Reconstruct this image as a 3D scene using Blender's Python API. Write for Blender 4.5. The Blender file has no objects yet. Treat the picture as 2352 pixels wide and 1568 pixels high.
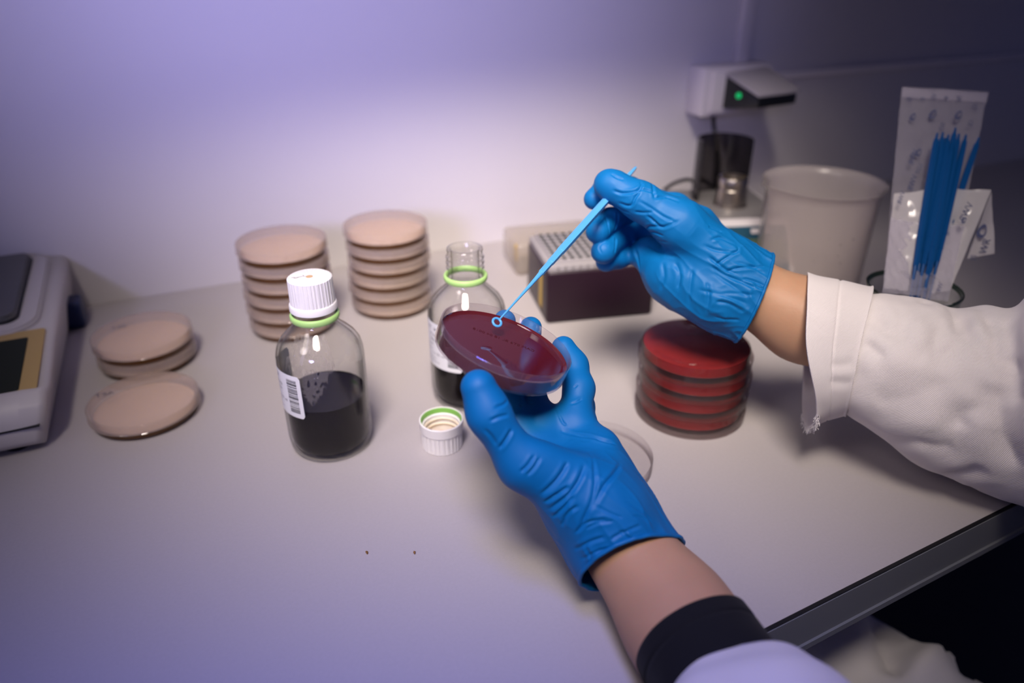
import bpy, bmesh, math, random
import numpy as np
from mathutils import Vector, Matrix, noise
random.seed(7); np.random.seed(7)
S = bpy.context.scene
COL = S.collection
PI = math.pi

# ------------------------------------------------------------------ camera
F = 1695.0                       # focal length in pixels of a 2352 px wide frame
PITCH = math.radians(28.45)      # looking down
H = 0.375                        # lens height above the bench top (z = 0)
CP, SP = math.cos(PITCH), math.sin(PITCH)
CAM = np.array([0, 0, H])
YAW = -0.41673                   # the lens looks to the right of the wall's square-on direction; the wall runs along x
CY, SY = math.cos(YAW), math.sin(YAW)
def T(*p):
    """lens-heading frame (x right, y ahead, z up) to room frame"""
    p = np.array(p if len(p) > 1 else p[0], float); q = p.copy()
    q[..., 0] = p[..., 0] * CY - p[..., 1] * SY; q[..., 1] = p[..., 0] * SY + p[..., 1] * CY
    return q
RT, UPV, FW = T(1, 0, 0), T(0, SP, CP), T(0, CP, -SP)
AHEAD = T(0, 1)

def ray(px, py):
    X = (px - 1176) / F; Y = (784 - py) / F
    return T(X, CP + Y * SP, -SP + Y * CP)
def at_z(px, py, z=0.0):
    d = ray(px, py); return CAM + d * ((z - H) / d[2])
def at_d(px, py, d):
    return CAM + ray(px, py) * d
def project(V):
    V = np.asarray(V, float) - CAM
    d = V @ FW
    return 1176 + F * (V @ RT) / d, 784 - F * (V @ UPV) / d, d

cd = bpy.data.cameras.new('camera'); cam = bpy.data.objects.new('camera', cd); COL.objects.link(cam)
cam.location = (0, 0, H); cam.rotation_euler = (PI / 2 - PITCH, 0, YAW)
cd.sensor_width = 36; cd.lens = F / 2352 * 36; cd.clip_start = 0.02
cd.dof.use_dof = True; cd.dof.focus_distance = 0.505; cd.dof.aperture_fstop = 3.2
S.camera = cam

# ------------------------------------------------------------------ materials
def new_mat(name):
    m = bpy.data.materials.new(name); m.use_nodes = True
    nt = m.node_tree
    for n in list(nt.nodes): nt.nodes.remove(n)
    o = nt.nodes.new('ShaderNodeOutputMaterial')
    return m, nt, o
def N(nt, t, **kw):
    n = nt.nodes.new(t)
    for k, v in kw.items():
        if hasattr(n, k) and not k[0].isupper(): setattr(n, k, v)
        else: n.inputs[k].default_value = v
    return n
def L(nt, a, b): nt.links.new(a, b)
def rgb(r, g, b): return (r, g, b, 1)

def pbr(name, col, rough=0.5, metal=0.0, spec=0.5, sss=0.0, sssr=(1, .3, .2), noise_scale=0, noise_amt=0.0,
        bump=0.0, bump_scale=200, trans=0.0, ior=1.45, sheen=0.0, coat=0.0, stretch=None):
    m, nt, o = new_mat(name)
    p = N(nt, 'ShaderNodeBsdfPrincipled')
    p.inputs['Base Color'].default_value = rgb(*col); p.inputs['Roughness'].default_value = rough
    p.inputs['Metallic'].default_value = metal; p.inputs['Specular IOR Level'].default_value = spec
    p.inputs['IOR'].default_value = ior; p.inputs['Transmission Weight'].default_value = trans
    p.inputs['Sheen Weight'].default_value = sheen; p.inputs['Coat Weight'].default_value = coat
    if sss:
        p.inputs['Subsurface Weight'].default_value = sss; p.inputs['Subsurface Radius'].default_value = sssr
        p.inputs['Subsurface Scale'].default_value = 0.004
    tc = N(nt, 'ShaderNodeTexCoord')
    src = tc.outputs['Object']
    if stretch:
        mp = N(nt, 'ShaderNodeMapping'); mp.inputs['Scale'].default_value = stretch
        L(nt, src, mp.inputs['Vector']); src = mp.outputs['Vector']
    if noise_amt:
        n = N(nt, 'ShaderNodeTexNoise'); n.inputs['Scale'].default_value = noise_scale; n.inputs['Detail'].default_value = 4
        L(nt, src, n.inputs['Vector'])
        mr = N(nt, 'ShaderNodeMapRange'); mr.inputs['To Min'].default_value = 1 - noise_amt; mr.inputs['To Max'].default_value = 1 + noise_amt
        L(nt, n.outputs['Fac'], mr.inputs['Value'])
        mx = N(nt, 'ShaderNodeVectorMath', operation='SCALE'); mx.inputs[0].default_value = col
        L(nt, mr.outputs['Result'], mx.inputs['Scale']); L(nt, mx.outputs['Vector'], p.inputs['Base Color'])
    if bump:
        n2 = N(nt, 'ShaderNodeTexNoise'); n2.inputs['Scale'].default_value = bump_scale; n2.inputs['Detail'].default_value = 3
        L(nt, src, n2.inputs['Vector'])
        b = N(nt, 'ShaderNodeBump'); b.inputs['Strength'].default_value = bump; b.inputs['Distance'].default_value = 0.001
        L(nt, n2.outputs['Fac'], b.inputs['Height']); L(nt, b.outputs['Normal'], p.inputs['Normal'])
    L(nt, p.outputs['BSDF'], o.inputs['Surface'])
    return m

def clear(name, tint=(1, 1, 1), edge=(.8, .85, .82), ior=1.5, rough=0.02, haze=0.0, haze_col=(.8, .8, .8), gloss=1.0, edge_pow=3.0, bump=0):
    """thin clear plastic or glass wall: Fresnel mirror over a tinted see-through wall that absorbs more edge-on"""
    m, nt, o = new_mat(name)
    lw = N(nt, 'ShaderNodeLayerWeight'); lw.inputs['Blend'].default_value = 0.5
    pw = N(nt, 'ShaderNodeMath', operation='POWER'); L(nt, lw.outputs['Facing'], pw.inputs[0]); pw.inputs[1].default_value = edge_pow
    mc = N(nt, 'ShaderNodeMix', data_type='RGBA'); mc.inputs['A'].default_value = rgb(*tint); mc.inputs['B'].default_value = rgb(*edge)
    L(nt, pw.outputs[0], mc.inputs['Factor'])
    tr = N(nt, 'ShaderNodeBsdfTransparent'); L(nt, mc.outputs['Result'], tr.inputs['Color'])
    last = tr.outputs[0]
    if haze:
        df = N(nt, 'ShaderNodeBsdfDiffuse'); df.inputs['Color'].default_value = rgb(*haze_col)
        tl = N(nt, 'ShaderNodeBsdfTranslucent'); tl.inputs['Color'].default_value = rgb(*haze_col)
        ms = N(nt, 'ShaderNodeMixShader'); ms.inputs[0].default_value = 0.5
        L(nt, df.outputs[0], ms.inputs[1]); L(nt, tl.outputs[0], ms.inputs[2])
        m2 = N(nt, 'ShaderNodeMixShader'); m2.inputs[0].default_value = haze
        L(nt, last, m2.inputs[1]); L(nt, ms.outputs[0], m2.inputs[2]); last = m2.outputs[0]
    g = N(nt, 'ShaderNodeBsdfGlossy'); g.inputs['Roughness'].default_value = rough
    g.inputs['Color'].default_value = rgb(gloss, gloss, gloss)
    r0 = ((ior - 1) / (ior + 1)) ** 2               # Schlick reflectance, same from both sides of a wall
    p5 = N(nt, 'ShaderNodeMath', operation='POWER'); p5.inputs[1].default_value = 5; L(nt, lw.outputs['Facing'], p5.inputs[0])
    fr = N(nt, 'ShaderNodeMath', operation='MULTIPLY_ADD'); fr.inputs[1].default_value = 1 - r0; fr.inputs[2].default_value = r0; L(nt, p5.outputs[0], fr.inputs[0])
    if bump:
        tc = N(nt, 'ShaderNodeTexCoord'); n2 = N(nt, 'ShaderNodeTexNoise'); n2.inputs['Scale'].default_value = bump; n2.inputs['Detail'].default_value = 3
        L(nt, tc.outputs['Object'], n2.inputs['Vector'])
        b = N(nt, 'ShaderNodeBump'); b.inputs['Strength'].default_value = .6; b.inputs['Distance'].default_value = .002
        L(nt, n2.outputs['Fac'], b.inputs['Height'])
        L(nt, b.outputs['Normal'], g.inputs['Normal']); L(nt, b.outputs['Normal'], lw.inputs['Normal'])
    mx = N(nt, 'ShaderNodeMixShader'); L(nt, fr.outputs[0], mx.inputs[0]); L(nt, last, mx.inputs[1]); L(nt, g.outputs[0], mx.inputs[2])
    L(nt, mx.outputs[0], o.inputs['Surface'])
    return m

def translucent(name, col, tl=0.4, rough=0.25, spec=0.5):
    m, nt, o = new_mat(name)
    p = N(nt, 'ShaderNodeBsdfPrincipled'); p.inputs['Base Color'].default_value = rgb(*col); p.inputs['Roughness'].default_value = rough
    p.inputs['Specular IOR Level'].default_value = spec
    t = N(nt, 'ShaderNodeBsdfTranslucent'); t.inputs['Color'].default_value = rgb(*col)
    mx = N(nt, 'ShaderNodeMixShader'); mx.inputs[0].default_value = tl
    L(nt, p.outputs[0], mx.inputs[1]); L(nt, t.outputs[0], mx.inputs[2]); L(nt, mx.outputs[0], o.inputs['Surface'])
    return m

def cloth(name, col, scale=260.0, strength=.35, sheen=.2):
    """twill: diagonal ribs along the cloth's own UVs"""
    m, nt, o = new_mat(name)
    p = N(nt, 'ShaderNodeBsdfPrincipled'); p.inputs['Base Color'].default_value = rgb(*col); p.inputs['Roughness'].default_value = .85
    p.inputs['Specular IOR Level'].default_value = .2; p.inputs['Sheen Weight'].default_value = sheen
    uv = N(nt, 'ShaderNodeTexCoord')
    w = N(nt, 'ShaderNodeTexWave', wave_type='BANDS', bands_direction='DIAGONAL'); w.inputs['Scale'].default_value = scale
    w.inputs['Distortion'].default_value = .6; w.inputs['Detail'].default_value = 1; w.inputs['Detail Scale'].default_value = 30
    L(nt, uv.outputs['UV'], w.inputs['Vector'])
    b = N(nt, 'ShaderNodeBump'); b.inputs['Strength'].default_value = strength; b.inputs['Distance'].default_value = .0006
    L(nt, w.outputs['Fac'], b.inputs['Height']); L(nt, b.outputs['Normal'], p.inputs['Normal'])
    L(nt, p.outputs[0], o.inputs['Surface'])
    return m

M = {}
M['wall'] = pbr('wall_paint', (.66, .63, .63), .6, noise_scale=9, noise_amt=.015, bump=.05, bump_scale=120, spec=.3)
M['cupboard'] = pbr('cupboard_grey', (.30, .28, .30), .5)
M['trim'] = pbr('trim_plastic', (.70, .66, .67), .45)
M['bench'] = pbr('bench_laminate', (.43, .40, .40), .42, noise_scale=420, noise_amt=.05, bump=.08, bump_scale=900, spec=.35)
M['edge'] = pbr('bench_edge_grey', (.16, .17, .19), .5)
M['seam'] = pbr('seam_black', (.006, .006, .007), .5)
M['floor'] = pbr('floor_vinyl', (.05, .05, .055), .5, noise_scale=40, noise_amt=.2)
M['glove'] = pbr('nitrile_blue', (.0005, .132, .385), .52, spec=.30, bump=.06, bump_scale=420)
M['skin'] = pbr('skin', (.46, .265, .165), .5, sss=.25, noise_scale=60, noise_amt=.07, bump=.12, bump_scale=500, spec=.35)
M['coat'] = cloth('coat_twill_white', (.80, .75, .75), 520, .5)
M['coat_plain'] = pbr('coat_cotton', (.72, .69, .70), .85, spec=.2, sheen=.2, bump=.1, bump_scale=700)
M['black_cloth'] = pbr('black_jersey', (.008, .008, .010), .9, spec=.2, sheen=.05, bump=.2, bump_scale=900)
M['agar_tan'] = pbr('agar_beige', (.76, .60, .45), .25, spec=.5, sss=.0)
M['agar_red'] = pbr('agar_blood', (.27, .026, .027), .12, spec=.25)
M['agar_edge_shade'] = pbr('agar_amber_edge_shade', (.11, .045, .008), .3, spec=.4)
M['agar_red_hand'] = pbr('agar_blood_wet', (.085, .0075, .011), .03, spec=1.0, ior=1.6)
M['ps'] = clear('polystyrene', (.978, .972, .972), (.76, .70, .71), 1.5, .03, gloss=.5)
M['ps_hand'] = clear('polystyrene_open', (.965, .955, .96), (.55, .46, .50), 1.58, .03, haze=.04, haze_col=(.72, .60, .75))
M['ps_lid'] = clear('polystyrene_lid', (.97, .95, .93), (.66, .56, .48), 1.5, .05, haze=.24, haze_col=(.95, .84, .77), gloss=.75)
M['ps_red_lid'] = clear('polystyrene_lid_pink', (.97, .95, .95), (.66, .56, .56), 1.5, .05, haze=.02, haze_col=(.85, .55, .55), gloss=.5)
M['glass'] = clear('bottle_glass', (.985, .985, .98), (.10, .13, .125), 1.5, .012, edge_pow=4, gloss=.85)
M['glass_thin'] = clear('beaker_glass', (.96, .975, .965), (.25, .36, .30), 1.5, .015, edge_pow=5)
M['glass_rim'] = clear('beaker_rim_glass', (.30, .40, .34), (.05, .10, .07), 1.5, .02)
M['cond'] = clear('condensation_film', (.90, .88, .86), (.6, .6, .6), 1.45, .16, haze=.22, haze_col=(.80, .75, .70), bump=700)
M['broth'] = pbr('black_broth', (.004, .0025, .002), .04, spec=.15)
M['cap'] = pbr('cap_white', (.83, .81, .81), .38, spec=.45)
M['cap_in'] = pbr('cap_cream', (.75, .66, .52), .5)
M['liner'] = pbr('cap_liner', (.58, .38, .20), .45)
M['green'] = pbr('ring_green', (.40, .66, .22), .4, sss=.0)
M['green_in'] = pbr('inner_green', (.22, .50, .10), .45)
M['label'] = pbr('paper_label', (.80, .80, .82), .5, spec=.3)
M['ink'] = pbr('print_black', (.015, .015, .02), .5)
M['ink_soft'] = pbr('print_grey', (.10, .10, .13), .5)
M['ink_blue'] = pbr('print_navy', (.055, .065, .14), .5)
M['ink_red'] = pbr('print_dark_red', (.06, .004, .006), .4)
M['loop'] = pbr('loop_light_blue', (.085, .36, .72), .32, sss=.0)
M['loop_dark'] = pbr('loop_deep_blue', (.001, .052, .19), .35)
M['beaker_pp'] = clear('polypropylene', (.92, .89, .88), (.85, .82, .80), 1.45, .25, haze=.27, haze_col=(.95, .89, .86), gloss=.5)
M['stain'] = pbr('dark_stain', (.12, .10, .10), .7)
M['film'] = clear('bag_film', (.94, .93, .96), (.7, .68, .74), 1.5, .10, haze=.30, haze_col=(.82, .78, .88), bump=40)
M['film_white'] = clear('bag_paper', (.9, .9, .9), (.8, .8, .8), 1.45, .2, haze=.75, haze_col=(.82, .79, .80), bump=40)
M['box'] = pbr('box_plum', (.020, .008, .016), .38, spec=.4)
M['rack'] = pbr('rack_greywhite', (.34, .32, .325), .45)
M['hole'] = pbr('well_dark', (.018, .022, .022), .6)
M['yellow'] = pbr('sticker_yellow', (.45, .30, .05), .5)
M['lidpp'] = clear('cloudy_lid', (.85, .82, .78), (.7, .66, .6), 1.45, .2, haze=.42, haze_col=(.80, .73, .64))
M['scale'] = pbr('scale_white', (.52, .49, .48), .45)
M['scale_y'] = pbr('scale_panel_ochre', (.42, .29, .105), .45)
M['lcd'] = pbr('display_dark', (.012, .016, .008), .5, spec=.25)
M['pan'] = pbr('pan_steel', (.20, .20, .19), .38, metal=.8, stretch=(3, 60, 60), noise_scale=8, noise_amt=.1)
M['foot'] = pbr('foot_navy', (.003, .012, .07), .4)
M['bal'] = pbr('balance_white', (.60, .57, .58), .4)
M['bal_top'] = pbr('balance_grey', (.22, .21, .21), .4, metal=.2)
M['teal'] = pbr('panel_teal', (.003, .055, .10), .4)
M['lcd_g'] = pbr('display_green', (.075, .12, .060), .35)
M['smoke'] = clear('smoked_plastic', (.33, .32, .33), (.03, .035, .03), 1.5, .08)
M['chrome'] = pbr('brushed_steel', (.42, .38, .33), .32, metal=1.0)
M['black'] = pbr('black_plastic', (.006, .007, .008), .35)
M['socket'] = pbr('socket_white', (.62, .58, .62), .4)
M['adapter'] = pbr('adapter_grey', (.34, .32, .36), .35)
M['crumb'] = pbr('crumb_brown', (.20, .10, .03), .7)
def led(name, col, e):
    m, nt, o = new_mat(name); em = N(nt, 'ShaderNodeEmission'); em.inputs['Color'].default_value = rgb(*col); em.inputs['Strength'].default_value = e
    L(nt, em.outputs[0], o.inputs['Surface']); return m
M['led'] = led('led_green', (.02, .8, .25), .7)

# ------------------------------------------------------------------ object helpers
def link_mesh(name, me, mat=None, parent=None, smooth=30):
    o = bpy.data.objects.new(name, me); COL.objects.link(o)
    if mat is not None: me.materials.append(M[mat] if isinstance(mat, str) else mat)
    if smooth:
        me.polygons.foreach_set('use_smooth', [True] * len(me.polygons))
        if smooth < 180: me.set_sharp_from_angle(angle=math.radians(smooth))
    if parent is not None: o.parent = parent
    return o
def obj(name, bm, mat, parent=None, smooth=30, recalc=True):
    if recalc: bmesh.ops.recalc_face_normals(bm, faces=bm.faces[:])
    me = bpy.data.meshes.new(name); bm.to_mesh(me); bm.free()
    return link_mesh(name, me, mat, parent, smooth)
def obj_np(name, V, Fc, mat, parent=None, smooth=180):
    me = bpy.data.meshes.new(name); me.from_pydata([tuple(v) for v in V], [], [tuple(int(i) for i in f) for f in Fc]); me.update()
    return link_mesh(name, me, mat, parent, smooth)
def tag(o, label=None, cat=None, group=None, kind=None):
    if label: o['label'] = label
    if cat: o['category'] = cat
    if group: o['group'] = group
    if kind: o['kind'] = kind
    return o
def thing(name, label, cat, loc=(0, 0, 0), rotz=0.0, group=None):
    o = bpy.data.objects.new(name, None); COL.objects.link(o); o.location = tuple(loc); o.rotation_euler = (0, 0, rotz)
    o.empty_display_size = .01
    return tag(o, label, cat, group)
def copy_tree(o, parent=None):
    c = o.copy(); COL.objects.link(c); c.parent = parent
    for ch in list(o.children): copy_tree(ch, c)
    return c

def lathe(bm, prof, seg=96, loc=(0, 0, 0), closed=True, ribs=None):
    """revolve (r, z) pairs; closed joins last to first; ribs(a, i) may scale a radius"""
    rings = []
    for i, (r, z) in enumerate(prof):
        if r < 1e-7: rings.append([bm.verts.new((loc[0], loc[1], loc[2] + z))]); continue
        rg = []
        for k in range(seg):
            a = 2 * PI * k / seg; rr = r * (ribs(a, i) if ribs else 1)
            rg.append(bm.verts.new((loc[0] + rr * math.cos(a), loc[1] + rr * math.sin(a), loc[2] + z)))
        rings.append(rg)
    n = len(rings); last = n if closed else n - 1
    for i in range(last):
        A, B = rings[i], rings[(i + 1) % n]
        if len(A) == 1 and len(B) == 1: continue
        for k in range(seg):
            k2 = (k + 1) % seg
            if len(A) == 1: bm.faces.new((A[0], B[k], B[k2]))
            elif len(B) == 1: bm.faces.new((A[k], A[k2], B[0]))
            else: bm.faces.new((A[k], A[k2], B[k2], B[k]))
    return bm
def lathe_obj(name, prof, mat, parent=None, seg=96, loc=(0, 0, 0), closed=True, ribs=None, smooth=35):
    bm = bmesh.new(); lathe(bm, prof, seg, loc, closed, ribs); return obj(name, bm, mat, parent, smooth)

def box(bm, c, s, bevel=0.0, seg=2, rot=None):
    r = bmesh.ops.create_cube(bm, size=1.0)
    vs = r['verts']
    bmesh.ops.scale(bm, vec=s, verts=vs)
    if bevel:
        es = list({e for v in vs for e in v.link_edges})
        g = bmesh.ops.bevel(bm, geom=es, offset=bevel, segments=seg, affect='EDGES', profile=.5)
        vs = list({v for f in g['faces'] for v in f.verts} | {v for v in vs if v.is_valid})
    if rot is not None: bmesh.ops.rotate(bm, cent=(0, 0, 0), matrix=rot, verts=vs)
    bmesh.ops.translate(bm, vec=c, verts=vs)
    return vs
def box_obj(name, c, s, mat, parent=None, bevel=0.0, seg=2, rot=None):
    bm = bmesh.new(); box(bm, c, s, bevel, seg, rot); return obj(name, bm, mat, parent, 40)

def tube(bm, pts, rad, seg=10, caps=True):
    pts = [np.array(p, float) for p in pts]; n = len(pts)
    rad = [rad] * n if np.isscalar(rad) else rad
    up = np.array([0.13, .21, .97]); rings = []
    for i in range(n):
        t = pts[min(i + 1, n - 1)] - pts[max(i - 1, 0)]; t /= np.linalg.norm(t) + 1e-12
        a = np.cross(t, up)
        if np.linalg.norm(a) < .1: a = np.cross(t, [1, 0, 0])
        a /= np.linalg.norm(a); b = np.cross(t, a)
        rings.append([bm.verts.new(tuple(pts[i] + rad[i] * (math.cos(2 * PI * k / seg) * a + math.sin(2 * PI * k / seg) * b))) for k in range(seg)])
    for i in range(n - 1):
        for k in range(seg):
            k2 = (k + 1) % seg; bm.faces.new((rings[i][k], rings[i][k2], rings[i + 1][k2], rings[i + 1][k]))
    if caps: bm.faces.new(rings[0]); bm.faces.new(rings[-1])
    return bm
def smooth_path(pts, n=8):
    P = [np.array(p, float) for p in pts]; out = []
    for i in range(len(P) - 1):
        p0, p1, p2, p3 = P[max(i - 1, 0)], P[i], P[i + 1], P[min(i + 2, len(P) - 1)]
        for k in range(n):
            t = k / n
            out.append(.5 * (2 * p1 + (p2 - p0) * t + (2 * p0 - 5 * p1 + 4 * p2 - p3) * t * t + (3 * p1 - p0 - 3 * p2 + p3) * t ** 3))
    out.append(P[-1]); return out

def text_data(s, size, mirror=False, extrude=0.0):
    cu = bpy.data.curves.new('t', 'FONT'); cu.body = s; cu.size = size; cu.align_x = 'LEFT'; cu.extrude = extrude; cu.resolution_u = 3
    o = bpy.data.objects.new('t', cu); COL.objects.link(o)
    dg = bpy.context.evaluated_depsgraph_get(); dg.update()
    me = bpy.data.meshes.new_from_object(o.evaluated_get(dg))
    V = np.array([v.co[:] for v in me.vertices]).reshape(-1, 3); Fc = [tuple(p.vertices) for p in me.polygons]
    bpy.data.objects.remove(o); bpy.data.curves.remove(cu); bpy.data.meshes.remove(me)
    if mirror and len(V): V[:, 0] = V[:, 0].max() - V[:, 0]
    return V, Fc

# ------------------------------------------------------------------ implicit surfaces (for gloves, body, cloth lumps)
def surface_nets(G, o, h):
    s = G < 0; nx, ny, nz = G.shape
    cnt = np.zeros((nx - 1, ny - 1, nz - 1), np.float32); acc = np.zeros((nx - 1, ny - 1, nz - 1, 3), np.float32)
    def corner(a, i, j, k): return a[i:nx - 1 + i, j:ny - 1 + j, k:nz - 1 + k]
    for ax in range(3):
        for u in (0, 1):
            for w in (0, 1):
                c0 = [0, 0, 0]; oth = [q for q in range(3) if q != ax]; c0[oth[0]] = u; c0[oth[1]] = w
                c1 = list(c0); c1[ax] = 1
                a, b = corner(G, *c0), corner(G, *c1)
                m = corner(s, *c0) != corner(s, *c1)
                t = a[m] / (a[m] - b[m])
                P = np.tile(np.array(c0, np.float32), (t.size, 1)); P[:, ax] = t
                acc[m] += P; cnt[m] += 1
    act = cnt > 0
    idx = -np.ones(act.shape, np.int64); idx[act] = np.arange(act.sum())
    ii = np.argwhere(act)
    V = (ii + acc[act] / cnt[act][:, None]) * h + o
    faces = []
    for ax in range(3):
        oth = [q for q in range(3) if q != ax]
        sl0 = [slice(None)] * 3; sl1 = [slice(None)] * 3; sl0[ax] = slice(0, -1); sl1[ax] = slice(1, None)
        a, b = s[tuple(sl0)], s[tuple(sl1)]
        e = np.argwhere(a != b); flip = a[a != b]
        e_ok = (e[:, oth[0]] > 0) & (e[:, oth[1]] > 0) & (e[:, oth[0]] < G.shape[oth[0]] - 1) & (e[:, oth[1]] < G.shape[oth[1]] - 1)
        e = e[e_ok]; flip = flip[e_ok]
        q = []
        for du, dw in ((1, 1), (0, 1), (0, 0), (1, 0)):
            c = e.copy(); c[:, oth[0]] -= du; c[:, oth[1]] -= dw
            q.append(idx[c[:, 0], c[:, 1], c[:, 2]])
        Q = np.stack(q, 1)
        if ax == 1: flip = ~flip
        Q[flip] = Q[flip][:, ::-1]
        faces.append(Q)
    Fc = np.concatenate(faces)[:, ::-1]
    return V.astype(np.float64), Fc
def smin(a, b, k):
    hh = np.maximum(k - np.abs(a - b), 0) / k
    return np.minimum(a, b) - hh * hh * k * .25
class Field:
    def __init__(s, lo, hi, h):
        s.o = np.array(lo, float); s.h = h
        n = np.ceil((np.array(hi) - s.o) / h).astype(int) + 1
        s.X, s.Y, s.Z = np.meshgrid(*[(s.o[i] + h * np.arange(n[i])).astype(np.float32) for i in range(3)], indexing='ij')
    def cap(s, a, b, ra, rb):
        a = np.array(a, np.float32); b = np.array(b, np.float32); d = b - a; dd = float(d @ d) + 1e-12
        px, py, pz = s.X - a[0], s.Y - a[1], s.Z - a[2]
        t = np.clip((px * d[0] + py * d[1] + pz * d[2]) / dd, 0, 1)
        return np.sqrt((px - t * d[0]) ** 2 + (py - t * d[1]) ** 2 + (pz - t * d[2]) ** 2) - (ra + (rb - ra) * t)
    def chain(s, P, R, k=.004):
        g = None
        for i in range(len(P) - 1):
            c = s.cap(P[i], P[i + 1], R[i], R[i + 1]); g = c if g is None else smin(g, c, k)
        return g
    def ell(s, c, ax, rad):
        """ellipsoid, ax = three orthonormal rows"""
        c = np.array(c, np.float32); q = 0
        px, py, pz = s.X - c[0], s.Y - c[1], s.Z - c[2]
        for i in range(3):
            u = px * ax[i][0] + py * ax[i][1] + pz * ax[i][2]; q = q + (u / rad[i]) ** 2
        return (np.sqrt(q) - 1) * min(rad)
    def mesh(s, G): return surface_nets(G, s.o, s.h)
def adjacency(Fc, n):
    E = np.concatenate([Fc[:, [0, 1]], Fc[:, [1, 2]], Fc[:, [2, 3]], Fc[:, [3, 0]]]); E = np.concatenate([E, E[:, ::-1]])
    return E
def laplace(V, Fc, it=4, lam=.5):
    E = adjacency(Fc, len(V)); deg = np.bincount(E[:, 0], minlength=len(V))[:, None].clip(1)
    for _ in range(it):
        A = np.stack([np.bincount(E[:, 0], V[E[:, 1], k], minlength=len(V)) for k in range(3)], 1) / deg
        V = V + lam * (A - V)
    return V
def normals(V, Fc):
    n = np.cross(V[Fc[:, 2]] - V[Fc[:, 0]], V[Fc[:, 3]] - V[Fc[:, 1]])
    R = np.zeros_like(V)
    for i in range(4):
        for k in range(3): R[:, k] += np.bincount(Fc[:, i], n[:, k], minlength=len(V))
    return R / (np.linalg.norm(R, axis=1, keepdims=True) + 1e-12)
def seen_at(V, px, py, PX, PY, PD, rad=7):
    """nearest surface point of V along the line of sight of a pixel of the photograph"""
    m = np.hypot(PX - px, PY - py)
    ok = np.where(m < rad)[0]
    if len(ok) == 0: return V[np.argmin(m)]
    dmin = PD[ok].min(); ok = ok[PD[ok] < dmin + .006]
    return V[ok[np.argmin(m[ok])]]
def crease(V, Nn, lines, PXYD):
    """press folds into a surface: each line = (photo polyline, width, depth); a ridge rises beside each valley"""
    D = np.zeros(len(V))
    for pts, w, dp in lines:
        q = [seen_at(V, p[0], p[1], *PXYD) for p in pts]
        if len(q) > 2: q = smooth_path(q, 4)
        best = np.full(len(V), 1e9); tt = np.zeros(len(V)); n = len(q) - 1
        for i in range(n):
            a, b = q[i], q[i + 1]; d = b - a; t = np.clip(((V - a) @ d) / (d @ d + 1e-12), 0, 1)
            ds = np.linalg.norm(V - a - t[:, None] * d, axis=1); m = ds < best
            best[m] = ds[m]; tt[m] = (i + t[m]) / n
        fade = np.clip(np.minimum(tt, 1 - tt) * 5 + .12, 0, 1)
        x = best / w
        D += dp * fade * (-np.exp(-1.5 * np.sqrt(x * x + .04) + .3) + .30 * np.exp(-((x - 1.7) ** 2) / 1.1))
    return V + Nn * D[:, None]
def vnoise(V, scale, fn=None, seed=0.0):
    fn = fn or (lambda p: noise.noise(p))
    return np.array([fn(Vector((v[0] * scale[0] + seed, v[1] * scale[1] + seed * .7, v[2] * scale[2] - seed))) for v in V])

# ------------------------------------------------------------------ the room
WA = T(-.5061, .7764); WB = T(.0151, 1.0071)
WD = (WB - WA) / np.linalg.norm(WB - WA)          # along the wall
WN = np.array([WD[1], -WD[0]])                    # from the wall into the room
WANG = math.atan2(WD[1], WD[0])
def wall_pt(s, out, z): p = WA + WD * s + WN * out; return (p[0], p[1], z)
def wall_hit(px, py, out=0.0):
    """s, z of the wall point on a line of sight"""
    d = ray(px, py); t = ((WA + WN * out) @ WN) / (d[:2] @ WN); p = CAM + d * t
    return float((p[:2] - WA) @ WD), float(p[2])
RW = Matrix.Rotation(WANG, 3, 'Z')
def wall_box(name, s0, s1, z0, z1, o0, o1, mat, parent=None, bevel=0.0):
    c = wall_pt((s0 + s1) / 2, (o0 + o1) / 2, (z0 + z1) / 2)
    return box_obj(name, c, (s1 - s0, abs(o1 - o0), z1 - z0), mat, parent, bevel, rot=RW)
tag(wall_box('wall_back', -1.6, 2.8, -.75, 1.6, 0, -.06, 'wall'), kind='structure')
bm = bmesh.new(); box(bm, (.4, -.45, -.775), (4.4, 3.1, .05)); tag(obj('floor', bm, 'floor'), kind='structure')
s0, z0 = wall_hit(1692, 60); s1, _ = wall_hit(1719, 60); _, zt = wall_hit(1700, 148)
tag(wall_box('trim_1', s0, s1, zt, 1.6, 0, .012, 'trim', bevel=.002), kind='structure')
sA, zA = wall_hit(1790, 158); sB, zB = wall_hit(2352, 134)
tag(wall_box('trim_2', sA - .02, 2.8, (zA + zB) / 2 - .007, (zA + zB) / 2 + .004, 0, .007, 'trim', bevel=.0015), kind='structure')

# wall cupboard above the bench (over the top of the picture): its shadow dims the upper wall, its underside shows in the wet agar
KEY = (-.08, -.18, 1.32)
kp = T(*KEY); kd = float((kp[:2] - WA) @ WN); CBD, SHZ = .24, .215
CBZ = KEY[2] - (KEY[2] - SHZ) * (kd - CBD) / kd
cup = thing('wall_cupboard', 'pale grey cupboard hanging on the wall above the bench', 'cupboard', wall_pt(.55, 0, CBZ))
cw = 3.6
box_obj('carcass', (0, -CBD / 2 - .0005, .26), (cw, CBD - .02, .52), 'cupboard', cup, .003)
for k in range(6): box_obj('door', (-cw / 2 + cw / 6 * (k + .5), -CBD + .008, .26), (cw / 6 - .004, .016, .52), 'cupboard', cup, .002)

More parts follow.
